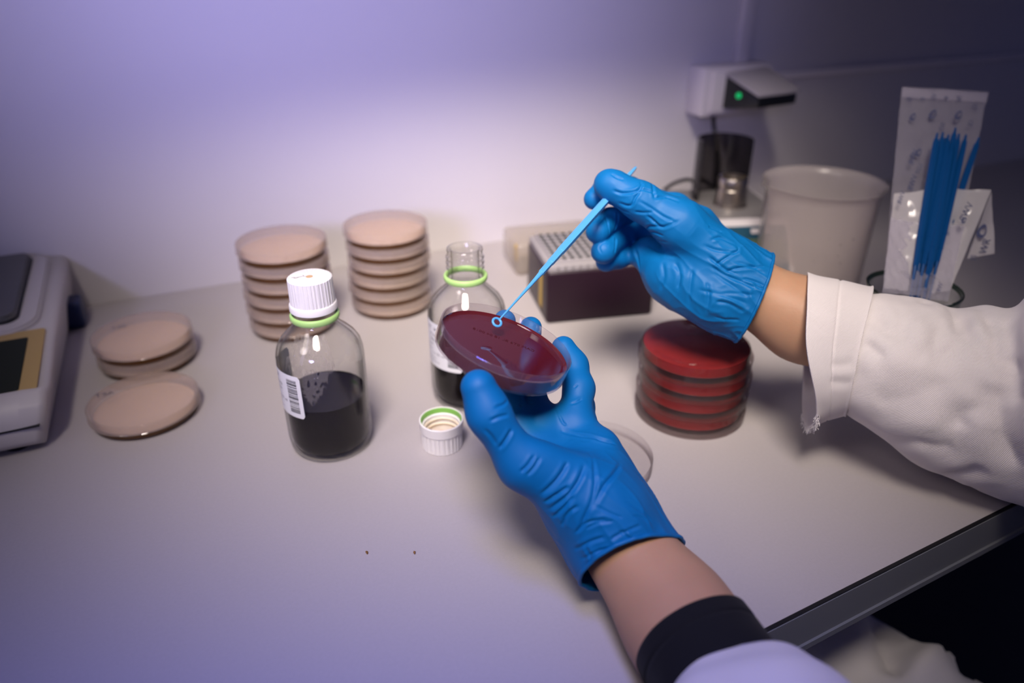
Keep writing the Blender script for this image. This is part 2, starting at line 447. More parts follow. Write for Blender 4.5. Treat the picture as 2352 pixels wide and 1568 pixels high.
# bench
FA = T(.1582, .3191); FB = T(.3731, .4311); FD = (FB - FA) / np.linalg.norm(FB - FA); FN = np.array([FD[1], -FD[0]])
bench = thing('lab_bench', 'grey laminate lab bench along the wall under all the glassware and dishes', 'bench', (FA[0], FA[1], 0))
BL = Matrix.Translation((-FA[0], -FA[1], 0))
def slab(name, poly, z0, z1, mat, parent, bevel=0.0):
    bm = bmesh.new(); vb = [bm.verts.new((p[0], p[1], z0)) for p in poly]; vt = [bm.verts.new((p[0], p[1], z1)) for p in poly]
    n = len(poly); bm.faces.new(vb[::-1]); bm.faces.new(vt)
    for i in range(n): bm.faces.new((vb[i], vb[(i + 1) % n], vt[(i + 1) % n], vt[i]))
    bmesh.ops.transform(bm, matrix=BL, verts=bm.verts[:])
    return obj(name, bm, mat, parent, 30)
f0, f1 = FA - FD * 1.2, FA + FD * 1.9
def wallfoot(p):                                   # foot on the wall, square to the front edge
    t = ((WA - p) @ WN) / ((-FN) @ WN); return p - FN * (t - .0006)
slab('worktop', [f0, f1, wallfoot(f1), wallfoot(f0)], -.032, 0, 'bench', bench)
slab('edge_strip', [f0 + FN * .0028, f1 + FN * .0028, f1, f0], -.0325, -.0018, 'edge', bench)
slab('seam', [f0 + FN * .0022, f1 + FN * .0022, f1, f0], -.0018, -.0003, 'seam', bench)
slab('under_lip', [f0 + FN * .0045, f1 + FN * .0045, f1 - FN * .02, f0 - FN * .02], -.038, -.0326, 'edge', bench)
for q in (-1.1, 1.7):
    for back in (.06, .46):
        p = FA + FD * q - FN * back
        slab('leg', [p, p + FD * .05, p + FD * .05 - FN * .05, p - FN * .05], -.75, -.038, 'edge', bench)

# crumbs
for (px, py, lb) in ((843, 1268, 'tiny brown crumb on the bare bench in front of the capped bottle'), (952, 1268, 'tiny brown crumb on the bench in front of the upturned cap')):
    p = at_z(px, py, .0006); bm = bmesh.new(); bmesh.ops.create_icosphere(bm, subdivisions=2, radius=.0011)
    for v in bm.verts: v.co *= 1 + .5 * noise.noise(v.co * 900 + Vector((px, 0, 0)))
    bmesh.ops.scale(bm, vec=(.8, 1.5, .55), verts=bm.verts[:])
    o = obj('crumb', bm, 'crumb', None); o.location = tuple(p); tag(o, lb, 'crumb', 'crumbs on the bench')

# ------------------------------------------------------------------ petri dishes
RB, RL, TH = .0438, .0464, .0010
DISH_H = .0168
def dish_parts(root, agar_mat, agar_h=.0048, lid=True, lidmat='ps_lid', base_h=.0145, flip=False, basemat='ps', edge=None):
    """dish standing right way up; flip turns it bottom up, still sitting on z = 0"""
    def Zf(prof): return [(r, DISH_H - z) for r, z in prof] if flip else prof
    b = [(0, 0), (RB - .0012, 0), (RB - .0004, .0003), (RB, .0012), (RB, base_h - .0003), (RB - .0003, base_h), (RB - TH, base_h - .0001), (RB - TH, .0013), (0, .0013)]
    lathe_obj('base', Zf(b), basemat, root, 112, closed=False)
    a = [(0, .00145), (RB - TH - .0001, .00145), (RB - TH - .0001, agar_h + .0009), (RB - TH - .0012, agar_h + .0002), (RB - TH - .004, agar_h), (0, agar_h)]
    lathe_obj('agar', Zf(a), agar_mat, root, 112, closed=False, smooth=50)
    if edge:                                        # dark amber ring: edge-on depth and lid-skirt shade painted into its colour
        lathe_obj('agar_edge_shade', Zf([(RB - TH - .0002, .0015), (RB - TH + .00005, .0015), (RB - TH + .00005, agar_h + .0010), (RB - TH - .0002, agar_h + .0010)]), edge, root, 112)
    if lid:
        t = DISH_H
        l = [(0, t), (RL - .0012, t), (RL - .0003, t - .0003), (RL, t - .0012), (RL, .0080), (RL + .0004, .0076), (RL - TH, .0072), (RL - TH, t - .0013), (0, t - .0013)]
        lathe_obj('lid', Zf(l), lidmat, root, 112, closed=False)
    return root
tan0 = thing('petri_dish', None, None); dish_parts(tan0, 'agar_tan', .0052, edge='agar_edge_shade')
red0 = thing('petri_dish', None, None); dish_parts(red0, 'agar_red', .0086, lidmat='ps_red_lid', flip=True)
used = set()
def place(src, x, y, z, label, group, rz=0.0, scale=1.0):
    if src.name in used: o = copy_tree(src)
    else: o = src; used.add(src.name)
    o.location = (x, y, z); o.rotation_euler = (0, 0, rz); o.scale = (scale,) * 3
    return tag(o, label, 'petri dish', group)
ORD = {6: ['bottom', 'second from the bottom', 'third from the bottom', 'third from the top', 'second from the top', 'topmost'],
       4: ['bottom', 'second from the bottom', 'second from the top', 'topmost'], 2: ['lower', 'upper']}
def stack(src, c, n, fmt, group, jit=.0012, scale=1.0):
    out = []
    for k in range(n):
        out.append(place(src, c[0] + random.uniform(-jit, jit), c[1] + random.uniform(-jit, jit), k * DISH_H * scale, fmt % ORD[n][k], group, random.uniform(0, 6), scale))
    return out
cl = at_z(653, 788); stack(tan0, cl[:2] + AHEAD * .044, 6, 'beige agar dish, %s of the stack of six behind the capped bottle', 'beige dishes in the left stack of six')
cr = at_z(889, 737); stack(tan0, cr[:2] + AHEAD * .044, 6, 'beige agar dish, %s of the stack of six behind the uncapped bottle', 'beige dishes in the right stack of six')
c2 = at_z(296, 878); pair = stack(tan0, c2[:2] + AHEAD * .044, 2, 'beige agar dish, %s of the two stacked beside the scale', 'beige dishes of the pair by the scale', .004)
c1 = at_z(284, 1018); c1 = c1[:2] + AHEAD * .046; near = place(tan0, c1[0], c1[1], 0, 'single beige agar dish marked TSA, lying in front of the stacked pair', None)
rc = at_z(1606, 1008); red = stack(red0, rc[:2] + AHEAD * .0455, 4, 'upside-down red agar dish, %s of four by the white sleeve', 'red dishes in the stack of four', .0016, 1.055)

def strokes(name, root, lines, c, ux, uy, size, z, mat, r=.00045):
    """handwriting: polylines in a unit box drawn as thin flat pen lines on a lid or cap"""
    bm = bmesh.new()
    for ln in lines:
        pts = [(c[0] + (p[0] * ux[0] + p[1] * uy[0]) * size, c[1] + (p[0] * ux[1] + p[1] * uy[1]) * size, z) for p in ln]
        tube(bm, pts, r, 6)
    for v in bm.verts: v.co.z = z + (v.co.z - z) * .25
    return obj(name, bm, mat, root, 60)
TSA = [[(0, 1), (.8, 1)], [(.4, 1), (.4, 0)], [(1.6, .85), (1.2, 1), (1.05, .75), (1.5, .45), (1.5, .1), (1.05, .05)], [(1.8, 0), (2.15, 1), (2.5, 0)], [(1.95, .4), (2.35, .4)]]
def write_tsa(o, px, py, sz):
    z = o.location.z + DISH_H + .0002
    p = at_z(px, py, z); o.rotation_euler = (0, 0, 0)
    ux = T(.86, .51); uy = T(-.51, .86)
    strokes('handwriting', o, TSA, (p[0] - o.location.x, p[1] - o.location.y), ux, uy, sz, DISH_H + .0002, 'ink_soft', .0005)
write_tsa(near, 219, 914, .0058); write_tsa(pair[1], 256, 757, .0055)

# smudged print on the top red dish, thin concentric rings moulded in its bottom
top = red[3]; top.rotation_euler = (0, 0, YAW)
V, Fc = text_data('0118 2 STG 28 0.45 COL S+ 1836', .0052, mirror=True)
V[:, 0] -= V[:, 0].mean(); a = .13
P = np.stack([V[:, 0] * math.cos(a) - V[:, 1] * math.sin(a) - .002, V[:, 0] * math.sin(a) + V[:, 1] * math.cos(a) + .010, np.full(len(V), DISH_H + .0002)], 1)
obj_np('print', P, Fc, 'ink_red', top, 0)
for rr in (.0385, .0402):
    bm = bmesh.new(); tube(bm, [(rr * math.cos(t), rr * math.sin(t), DISH_H + .0001) for t in np.linspace(PI * 1.12, PI * 1.95, 50)], .00022, 6); obj('moulded_ring', bm, 'ps', top, 60)

# dish in the hand (no lid): centre of rim, tilted
DC = T(-.0029, .4117, .1548); th, ph = math.radians(20.55), math.radians(7.55) + YAW
DN = np.array([math.sin(th) * math.cos(ph), math.sin(th) * math.sin(ph), math.cos(th)])
DF = T(0, 1, 0) - (DN @ T(0, 1, 0)) * DN; DF /= np.linalg.norm(DF); DR = np.cross(DF, DN)
DB = DC - DN * .0145
def dl(a, b, c): return DB + (DR * a + DF * b + DN * c) / 1000     # dish-local mm -> world
hd = thing('petri_dish', 'open dish of red agar tilted in the lower blue-gloved hand', 'petri dish', DB)
hd.rotation_euler = Matrix(((DR[0], DF[0], DN[0]), (DR[1], DF[1], DN[1]), (DR[2], DF[2], DN[2]))).to_euler()
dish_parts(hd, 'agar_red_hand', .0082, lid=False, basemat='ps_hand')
V, Fc = text_data('CAM 0T6 BL 18 04 0018', .0042, mirror=True)
V[:, 0] -= V[:, 0].mean(); a = -.10
P = np.stack([V[:, 0] * math.cos(a) - V[:, 1] * math.sin(a) - .003, V[:, 0] * math.sin(a) + V[:, 1] * math.cos(a) + .008, np.full(len(V), .00835)], 1)
obj_np('print', P, Fc, 'ink_red', hd, 0)

# clear lid lying under the hand
lp = at_z(1367, 1045, .008)
lid = thing('dish_lid', 'empty clear dish lid lying on the bench under the lower gloved hand', 'lid', (lp[0], lp[1], 0))
t = .0105
lathe_obj('disc', [(0, 0), (RL - .0012, 0), (RL, .0008), (RL, .0013), (0, .0013)], 'ps', lid, 112, closed=False)
lathe_obj('skirt', [(RL - TH, .0013), (RL, .0013), (RL, t), (RL - TH, t)], 'ps', lid, 112)

# ------------------------------------------------------------------ bottles
def on_cyl(r, az, z): return (r * math.sin(az), -r * math.cos(az), z)
def bottle(loc, capped, label_az, lz, name_label):
    b = thing('glass_bottle', name_label, 'bottle', loc, YAW)
    R = .0345
    out = [(0, .0012), (.020, .0006), (.026, 0), (.0285, .0004), (.0318, .0035), (.0338, .009), (R, .016), (R, .084), (.0341, .0902), (.0326, .0958), (.0294, .1012),
           (.0250, .1060), (.0203, .1104), (.0174, .1138), (.0160, .1168), (.0153, .121), (.0150, .126)]
    def thread(z0): return [(.0149, z0), (.0165, z0 + .0009), (.0165, z0 + .0016), (.0149, z0 + .0026)]
    out += thread(.1285) + thread(.1332) + thread(.1379) + [(.0150, .1435), (.0155, .1452), (.0152, .1468), (.0132, .1472), (.0122, .1462)]
    inn = [(.0122, .121), (.0132, .1162), (.0172, .1106), (.0226, .1048), (.0272, .0995), (.0304, .0940), (.0320, .0890), (.0323, .083), (.0323, .0508)]
    bm = bmesh.new(); lathe(bm, out + inn, 112, closed=False); obj('glass', bm, 'glass', b, 70)
    zl = .050
    lq = [(0, .0047), (.020, .0047), (.0284, .0056), (.0311, .0092), (.0322, .0162), (.0322, zl + .0008), (.0318, zl + .0001), (.0305, zl), (0, zl)]
    lathe_obj('dark_broth', lq, 'broth', b, 112, closed=False, smooth=50)
    lathe_obj('pour_ring', [(r_, z_ + .0042) for r_, z_ in [(.0156, .1160), (.0168, .1136), (.0183, .1138), (.0190, .1152), (.0190, .1176), (.0183, .1188), (.0172, .1190), (.0160, .1178)]], 'green', b, 80, smooth=50)
    if capped:
        cap = thing('screw_cap', None, None); cap.parent = b
        rib = lambda a, i: 1 + (.018 * (1 if math.sin(a * 36) > 0 else -.1) if i in (2, 3) else 0)
        prof = [(0, .1525), (.0156, .1525), (.0165, .1519), (.0168, .1322), (.0177, .1317), (.0181, .1309), (.0182, .1266), (.0175, .1260), (.0166, .1260), (.0165, .1503), (0, .1503)]
        lathe_obj('shell', prof, 'cap', cap, 216, closed=False, ribs=rib, smooth=28)
        lathe_obj('gate_mark', [(0, .15262), (.0026, .15262), (.0026, .1524)], 'liner', cap, 32, closed=False)
        scr = [[(0, .2), (.35, .32)], [(.25, 0), (.55, .25), (.8, .15), (.6, -.05), (.35, 0)], [(.7, .2), (1.3, .45)], [(1.3, .8), (1.4, .45), (1.75, .35)]]
        strokes('handwriting', cap, scr, (-.0128, -.0035), (1, .12), (-.12, 1), .0062, .1526, 'ink', .00022)
        bm = bmesh.new()                            # condensation on the inner shoulder
    # paper label wrapped on the glass
    az0, az1 = label_az
    lab = thing('paper_label', None, None); lab.parent = b
    zt, zb = lz; r = R + .00015
    bm = bmesh.new(); nA, nZ = 40, 8; rc = .0025; g = []
    for i in range(nA + 1):
        az = az0 + (az1 - az0) * i / nA; e = min(i, nA - i) / nA * (az1 - az0) * r; ins = rc - math.sqrt(max(rc * rc - (rc - e) ** 2, 0)) if e < rc else 0
        g.append([bm.verts.new(on_cyl(r, az, (zb + ins) + (zt - zb - 2 * ins) * k / nZ)) for k in range(nZ + 1)])
    for i in range(nA):
        for k in range(nZ): bm.faces.new((g[i][k], g[i + 1][k], g[i + 1][k + 1], g[i][k + 1]))
    obj('paper', bm, 'label', lab, 180)
    # barcode along the right side, bars lying level
    bm = bmesh.new(); z = zb + .0045; rnd = random.Random(5)
    while z < zt - .004:
        h = rnd.choice([.00025, .00045, .0008]); a0, a1 = az1 - .0135 / r, az1 - .0035 / r
        vs = [[bm.verts.new(on_cyl(r + .00012, a0 + (a1 - a0) * q / 6, zz)) for q in range(7)] for zz in (z, z + h)]
        for q in range(6): bm.faces.new((vs[0][q], vs[0][q + 1], vs[1][q + 1], vs[1][q]))
        z += h + rnd.choice([.0003, .0005, .0009])
    obj('barcode', bm, 'ink', lab, 180)
    H0 = zt - zb
    for s, size, back, dz in (('HLT    BR', .0037, .040, H0 - .0070), ('PT.M.0101', .0037, .036, H0 - .0135), ('500000544', .0030, .036, H0 - .0180), ('10/2022', .0022, .038, H0 - .0225),
                              ('1 x 101 ml', .0040, .0335, .0120), ('LOT 118', .0018, .040, .0155), ('Tiefenbacher Co', .0018, .040, .0075), ('78 L HOSP.  Dahn  NT', .0018, .040, .0042)):
        V, Fc = text_data(s, size)
        az = az1 - back / r + V[:, 0] / r
        P = np.stack([(r + .0001) * np.sin(az), -(r + .0001) * np.cos(az), zb + dz + V[:, 1]], 1)
        obj_np('print', P, Fc, 'ink_soft', lab, 0)
    return b
pL = at_z(750, 1068); pL = pL[:2] + AHEAD * .033 - RT[:2] * .002; bL = bottle((pL[0], pL[1], 0), True, (math.radians(-118), math.radians(-15)), (.0835, .0450), 'white-capped glass bottle half full of black broth on the bench')
pR = at_z(1079, 950); pR = pR[:2] + AHEAD * .033 - RT[:2] * .002; bR = bottle((pR[0], pR[1], 0), False, (math.radians(-112), math.radians(-5)), (.086, .043), 'uncapped glass bottle of black broth behind the hand-held red dish')
# condensation patch inside the capped bottle's shoulder, an uneven film of droplets
bm = bmesh.new(); g = {}
nA = 140
prof = [(.0172, .1106), (.0226, .1048), (.0272, .0995), (.0304, .0940), (.0320, .0890), (.0323, .079), (.0323, .070), (.0323, .064), (.0323, .058), (.0323, .052)]
pr_ = [np.interp(np.linspace(0, 9, 91), range(10), [q[k] for q in prof]) for k in (0, 1)]
for i in range(nA + 1):
    az = -.75 + 1.35 * i / nA
    for k in range(91): g[i, k] = bm.verts.new(on_cyl(pr_[0][k] - .0004, az, pr_[1][k]))
for i in range(nA):
    x = abs(i / nA - .5) * 2
    lim = 40 + 42 * (1 - x) ** 1.3 + 11 * noise.noise(Vector((i * .13, 1, 0))) + 6 * noise.noise(Vector((i * .5, 3, 0)))
    for k in range(90):
        if k < lim and x < .98 and noise.noise(Vector((i * .11, k * .16, 5))) < .30: bm.faces.new((g[i, k], g[i + 1, k], g[i + 1, k + 1], g[i, k + 1]))
bmesh.ops.delete(bm, geom=[v for v in bm.verts if not v.link_faces], context='VERTS')
obj('condensation', bm, 'cond', bL, 180)
bm = bmesh.new(); rnd = random.Random(3)
for _ in range(240):
    az = rnd.uniform(-.6, .5); k = rnd.uniform(0, len(prof) - 1.6); i = int(k); f = k - i
    if abs(az + .05) > .62 - .06 * k: continue
    r = prof[i][0] * (1 - f) + prof[i + 1][0] * f; z = prof[i][1] * (1 - f) + prof[i + 1][1] * f
    bmesh.ops.create_icosphere(bm, subdivisions=1, radius=rnd.choice([.0003, .0004, .0007]), matrix=Matrix.Translation(on_cyl(r - .0006, az, z)))
tag(obj('droplets', bm, 'glass', bL, 180), kind='stuff')

# upturned cap on the bench
pc = at_z(1013, 1046)
pc = pc[:2] + AHEAD * .0155; cap = thing('bottle_cap', 'white bottle cap lying open side up in front of the uncapped bottle', 'cap', (pc[0], pc[1], 0))
rib = lambda a, i: 1 + (.022 * (1 if math.sin(a * 30) > 0 else 0) if i in (2, 3) else 0)
lathe_obj('shell', [(0, 0), (.0160, 0), (.0167, .0006), (.0171, .0165), (.0176, .0170), (.0180, .0176), (.0184, .0258), (.0180, .0264), (.0172, .0264), (.0164, .0215), (.0150, .0205), (.0150, .0030), (0, .0030)], 'cap', cap, 180, closed=False, ribs=rib, smooth=28)
lathe_obj('seal_band', [(.0171, .0258), (.0165, .0217), (.0160, .0217), (.0167, .0258)], 'green_in', cap, 80)
for zt in (.0165, .0115): lathe_obj('thread', [(.0151, zt - .001), (.0139, zt - .0004), (.0139, zt + .0004), (.0151, zt + .001)], 'cap_in', cap, 80)
lathe_obj('liner', [(0, .0031), (.0148, .0031), (.0148, .0040), (0, .0040)], 'liner', cap, 64, closed=False)

# ------------------------------------------------------------------ inoculation loops
def loop_meshes(L_):
    """loop along +z: ring at the bottom, handle above; total length L_"""
    bm = bmesh.new(); z0 = .0
    tube(bm, [(0, 0, .0022), (0, 0, .025), (0, 0, .050), (0, 0, .058)], [.00055, .0008, .0014, .0018], 12); nd = bm
    bm = bmesh.new(); n = 40; R = .0029
    pts = [(R * math.sin(2 * PI * k / n), 0, -R * math.cos(2 * PI * k / n) - .0006) for k in range(n)]
    rg = []
    for k in range(n):
        c = np.array(pts[k]); rad = np.array([math.sin(2 * PI * k / n), 0, -math.cos(2 * PI * k / n)])
        rg.append([bm.verts.new(tuple(c + .00085 * (math.cos(2 * PI * j / 10) * rad + math.sin(2 * PI * j / 10) * np.array([0, 1, 0])))) for j in range(10)])
    for k in range(n):
        for j in range(10): bm.faces.new((rg[k][j], rg[k][(j + 1) % 10], rg[(k + 1) % n][(j + 1) % 10], rg[(k + 1) % n][j]))
    ring = bm
    bm = bmesh.new()
    zs = [.057, .0575, .070, .0705, .085, .0855, .11, .14, .165, .185, L_ - .006, L_ - .0015, L_]
    rs = [.0017, .0022, .0023, .0026, .0027, .0030, .0031, .0031, .0030, .0026, .0014, .0011, .0005]
    rings = []
    for z, r in zip(zs, rs): rings.append([bm.verts.new((r * math.cos(PI / 3 * k), r * math.sin(PI / 3 * k), z)) for k in range(6)])
    for i in range(len(rings) - 1):
        for k in range(6): bm.faces.new((rings[i][k], rings[i][(k + 1) % 6], rings[i + 1][(k + 1) % 6], rings[i + 1][k]))
    bm.faces.new(rings[0]); bm.faces.new(rings[-1])
    return ring, nd, bm
def make_loop(mat, L_, label):
    o = thing('inoculation_loop', label, 'inoculation loop')
    ring, nd, hn = loop_meshes(L_)
    obj('ring', ring, mat, o, 60); obj('needle', nd, mat, o, 60); obj('handle', hn, mat, o, 20)
    return o
def aim(o, base, tip, facing=None):
    d = Vector(tuple(np.array(tip) - np.array(base))).normalized()
    y = Vector(tuple(facing)) if facing is not None else Vector(tuple(-FW))
    y = (y - d * y.dot(d)).normalized(); x = y.cross(d)
    o.rotation_euler = Matrix(((x.x, y.x, d.x), (x.y, y.y, d.y), (x.z, y.z, d.z))).to_euler(); o.location = tuple(base)
# held loop: ring just over the agar, shaft rising to the upper hand
LB = at_d(1137, 745, .472); LT = at_d(1458, 387, .605)
LL = float(np.linalg.norm(LT - LB))
held = make_loop('loop', LL, 'light blue plastic inoculation loop held in the upper gloved hand over the dish')
aim(held, LB + (LT - LB) / LL * .003, LT, CAM - LB)
print('held loop length', LL)

# ------------------------------------------------------------------ loops in their bag in a glass beaker
bkc = at_d(2100, 660, .640); bk_h = float(bkc[2]); bk_r = .0375
bk = thing('glass_beaker', 'low glass beaker holding the bag of blue loops behind the white sleeve', 'beaker', (bkc[0], bkc[1], 0))
lathe_obj('wall', [(0, 0), (bk_r - .004, 0), (bk_r - .001, .0015), (bk_r, .005), (bk_r, bk_h - .003), (bk_r - .0016, bk_h - .003), (bk_r - .0016, .005), (bk_r - .004, .002), (0, .002)], 'glass_thin', bk, 96, closed=False, smooth=60)
lathe_obj('rim', [(bk_r - .0016, bk_h - .003), (bk_r, bk_h - .003), (bk_r + .0012, bk_h - .0005), (bk_r + .0010, bk_h + .0006), (bk_r - .0012, bk_h + .0004)], 'glass_rim', bk, 96, smooth=80)
bag = thing('plastic_bag', 'clear printed plastic bag of blue loops standing torn open in the glass beaker', 'bag', (bkc[0], bkc[1], 0))
def sheet(corners, nu, nv, bulge, crumple, seed, wave=0.0, freq=(60, 60, 60)):
    """corners TL,TR,BR,BL -> grid (V, F), bulged along its normal and crumpled"""
    TL, TR, BR, BL_ = [np.array(c) for c in corners]
    nrm = np.cross(TR - TL, BL_ - TL); nrm /= np.linalg.norm(nrm)
    V = []; Fc = []
    for j in range(nv + 1):
        v = j / nv
        for i in range(nu + 1):
            u = i / nu
            p = (TL * (1 - u) + TR * u) * (1 - v) + (BL_ * (1 - u) + BR * u) * v
            e = math.sin(PI * u)
            amp = crumple * (.35 + .65 * e)
            q = Vector((p[0] * freq[0] + seed, p[1] * freq[1], p[2] * freq[2]))
            p = p + nrm * (bulge * e * math.sin(PI * min(1, v * 1.1 + .04)) + amp * (noise.noise(q) + .5 * noise.noise(q * 2.3)) + wave * math.sin(v * 9 + u * 3))
            V.append(p)
    for j in range(nv):
        for i in range(nu):
            a = j * (nu + 1) + i; Fc.append((a, a + 1, a + nu + 2, a + nu + 1))
    return np.array(V), Fc
o0 = np.array([bkc[0], bkc[1], 0])
TLp, TRp = at_d(2071, 202, .715), at_d(2268, 214, .715)
BRp, BLp = at_d(2176, 690, .655), at_d(2028, 668, .655)
nb = np.cross(TRp - TLp, BLp - TLp); nb /= np.linalg.norm(nb)
if nb @ (CAM - TLp) < 0: nb = -nb                 # towards the viewer
def bag_part(name, corners, nu, nv, bulge, cr, seed, mat, **k):
    V, Fc = sheet(corners, nu, nv, bulge, cr, seed, **k)
    return obj_np(name, V - o0, Fc, mat, bag, 180), V
bag_part('back_sheet', [TLp, TRp, BRp, BLp], 36, 80, .004, .003, 3, 'film')
fT0, fT1 = TLp + nb * .001, TRp + nb * .001
fl = .055
bag_part('top_seal', [TLp + nb * .002, TRp + nb * .002, TRp * (1 - fl) + BRp * fl + nb * .002, TLp * (1 - fl) + BLp * fl + nb * .002], 30, 8, 0, .0008, 9, 'film')
lerp = lambda a, b, t: a * (1 - t) + b * t
# torn front sheet: lower part in front of the loops
mL, mR = at_d(2046, 500, .660), at_d(2215, 520, .660)
bag_part('front_sheet', [mL, mR, at_d(2178, 692, .632), at_d(2026, 672, .632)], 40, 40, .006, .004, 5, 'film', freq=(90, 90, 60))
# white inner side of the torn front folded down: left and right flaps
bag_part('folded_flap', [at_d(2053, 445, .668), at_d(2122, 436, .668), at_d(2085, 668, .642), at_d(2030, 662, .642)], 18, 36, .003, .003, 15, 'film_white')
bag_part('folded_flap', [at_d(2192, 432, .672), at_d(2277, 436, .665), at_d(2182, 668, .640), at_d(2138, 672, .645)], 18, 36, .004, .003, 21, 'film_white')
bag_part('hanging_corner', [at_d(2276, 440, .668), at_d(2283, 520, .675), at_d(2283, 582, .672), at_d(2222, 594, .668)], 12, 12, .002, .002, 27, 'film_white')
def bag_text(s, px, py, d, ang, size, mat='ink_blue', mirror=False, shear=0):
    """print on the bag: text laid along a direction of the sheet"""
    V, Fc = text_data(s, size, mirror)
    ex = (TRp - TLp) / np.linalg.norm(TRp - TLp); ey = -(BLp - TLp) / np.linalg.norm(BLp - TLp)
    c = at_d(px, py, d); ca, sa = math.cos(ang), math.sin(ang)
    P = c + (V[:, :1] * ca - V[:, 1:2] * sa) * ex + (V[:, :1] * sa + V[:, 1:2] * ca) * ey
    return P, Fc
def addp(P, Fc): obj_np('print', P - o0, Fc, 'ink_blue', bag, 0)
def leaf(px, py, d, sc, ang):
    pts = []
    for k in range(24):
        t = 2 * PI * k / 24; x = math.cos(t) * sc; y = math.sin(t) * sc * .55 * (1 - .3 * math.cos(t)); pts.append((x, y))
    ex = (TRp - TLp) / np.linalg.norm(TRp - TLp); ey = -(BLp - TLp) / np.linalg.norm(BLp - TLp); c = at_d(px, py, d); ca, sa = math.cos(ang), math.sin(ang)
    P = np.array([c + ex * (x * ca - y * sa) + ey * (x * sa + y * ca) for x, y in pts]); Q = np.array([c + ex * .55 * (x * ca - y * sa) + ey * .55 * (x * sa + y * ca) + ex * .1 * sc for x, y in pts])
    addp(np.concatenate([P, Q]), [(i, (i + 1) % 24, 24 + (i + 1) % 24, 24 + i) for i in range(24)])
dz = .69
for s, px, py, d, ang, size, mir in (('VWR', 2098, 380, .683, PI / 2 - .2, .0078, True), ('VWR', 2096, 440, .678, PI / 2 - .2, .0078, True), ('RI', 2094, 232, .709, PI / 2 - .1, .0075, True),
                           ('IV', 2150, 228, .709, PI / 2 - .1, .0075, False), ('IV', 2208, 234, .709, PI / 2 - .1, .0075, True), ('8', 2124, 230, .709, PI / 2, .0062, False), ('8', 2178, 228, .709, PI / 2, .0062, False),
                           ('(2)', 2242, 252, .706, PI / 2 - .1, .0062, False), ('ISO', 2166, 300, .697, PI / 2 - .2, .0058, True), ('CE', 2232, 290, .698, PI / 2 - .2, .0058, True), ('LOT', 2112, 400, .684, PI / 2 - .2, .0058, True)):
    addp(*bag_text(s, px, py, d, ang, size, mirror=mir))
leaf(2097, 268, .702, .0045, 1.2); leaf(2143, 262, .703, .0055, 1.2); leaf(2202, 264, .703, .0055, 1.2); leaf(2110, 350, .692, .0045, 1.2); leaf(2096, 356, .690, .003, 1)
addp(*bag_text('VWR', 2216, 512, .648, PI / 2 - .35, .0092, mirror=True)); leaf(2214, 506, .648, .0034, 1.2)
addp(*bag_text('WR', 2264, 584, .6675, PI / 2 - .25, .0095)); leaf(2256, 530, .668, .0075, 1.25)
addp(*bag_text('[I]', 2238, 598, .667, PI / 2 - .1, .0058))
addp(*bag_text('VWR', 2070, 470, .655, PI / 2 - .2, .0060, mirror=True)); addp(*bag_text('WR', 2160, 672, .63, PI / 2 - .2, .0055, mirror=True))
# the loops in the bag, ring end down
tops = [(2153, 305, .682), (2166, 303, .686), (2179, 309, .684), (2195, 293, .690), (2186, 330, .680), (2203, 307, .686), (2219, 309, .688), (2249, 315, .690), (2172, 316, .690)]
bots = [(2093, 668, .640), (2100, 672, .644), (2108, 676, .638), (2115, 672, .646), (2122, 680, .636), (2126, 676, .643), (2135, 680, .640), (2128, 672, .650), (2104, 680, .648)]
lbl = ['deep blue loop in the clear bag, first from the left', 'deep blue loop in the clear bag, second from the left', 'deep blue loop in the clear bag, third of the left bunch', 'deep blue loop in the clear bag, tallest of the bunch',
       'deep blue loop in the clear bag, front of the bunch centre', 'deep blue loop in the clear bag, right edge of the bunch', 'deep blue loop in the clear bag, second from the right', 'deep blue loop in the clear bag, rightmost and leaning out',
       'deep blue loop in the clear bag, at the back of the bunch']
lp0 = make_loop('loop_dark', .195, lbl[0])
for i, (t_, b_) in enumerate(zip(tops, bots)):
    o = lp0 if i == 0 else copy_tree(lp0)
    TT, B = at_d(*t_), at_d(*b_); d = (TT - B) / np.linalg.norm(TT - B)
    aim(o, TT - d * .195, TT); tag(o, lbl[i], 'inoculation loop', 'blue loops in the bag')

# ------------------------------------------------------------------ white plastic beaker
pbc = at_d(1893, 418, .800); ph = float(pbc[2]); pr = .0600
pb = thing('plastic_beaker', 'cloudy white plastic beaker with a spout standing behind the white sleeve', 'beaker', (pbc[0], pbc[1], 0))
bm = bmesh.new(); seg = 128
prof = [(0, 0), (pr - .006, 0), (pr - .0030, .002), (pr - .0024, .006), (pr - .001, ph - .012), (pr, ph - .006), (pr + .002, ph - .002), (pr + .0042, ph), (pr + .0040, ph + .001), (pr + .0005, ph - .001), (pr - .0025, ph - .008), (pr - .0045, .006), (pr - .0065, .0022), (0, .0022)]
lathe(bm, prof, seg, closed=False)
sa = math.atan2(-.25, -1) + YAW
for v in bm.verts:                                  # pull the spout out of the rim
    a = math.atan2(v.co.y, v.co.x); da = (a - sa + PI) % (2 * PI) - PI
    k = math.exp(-(da / .20) ** 2) * max(0, (v.co.z - (ph - .022)) / .022)
    v.co += Vector((math.cos(sa), math.sin(sa), .15)) * .011 * k
obj('body', bm, 'beaker_pp', pb, 50)
bm = bmesh.new(); rnd = random.Random(4)
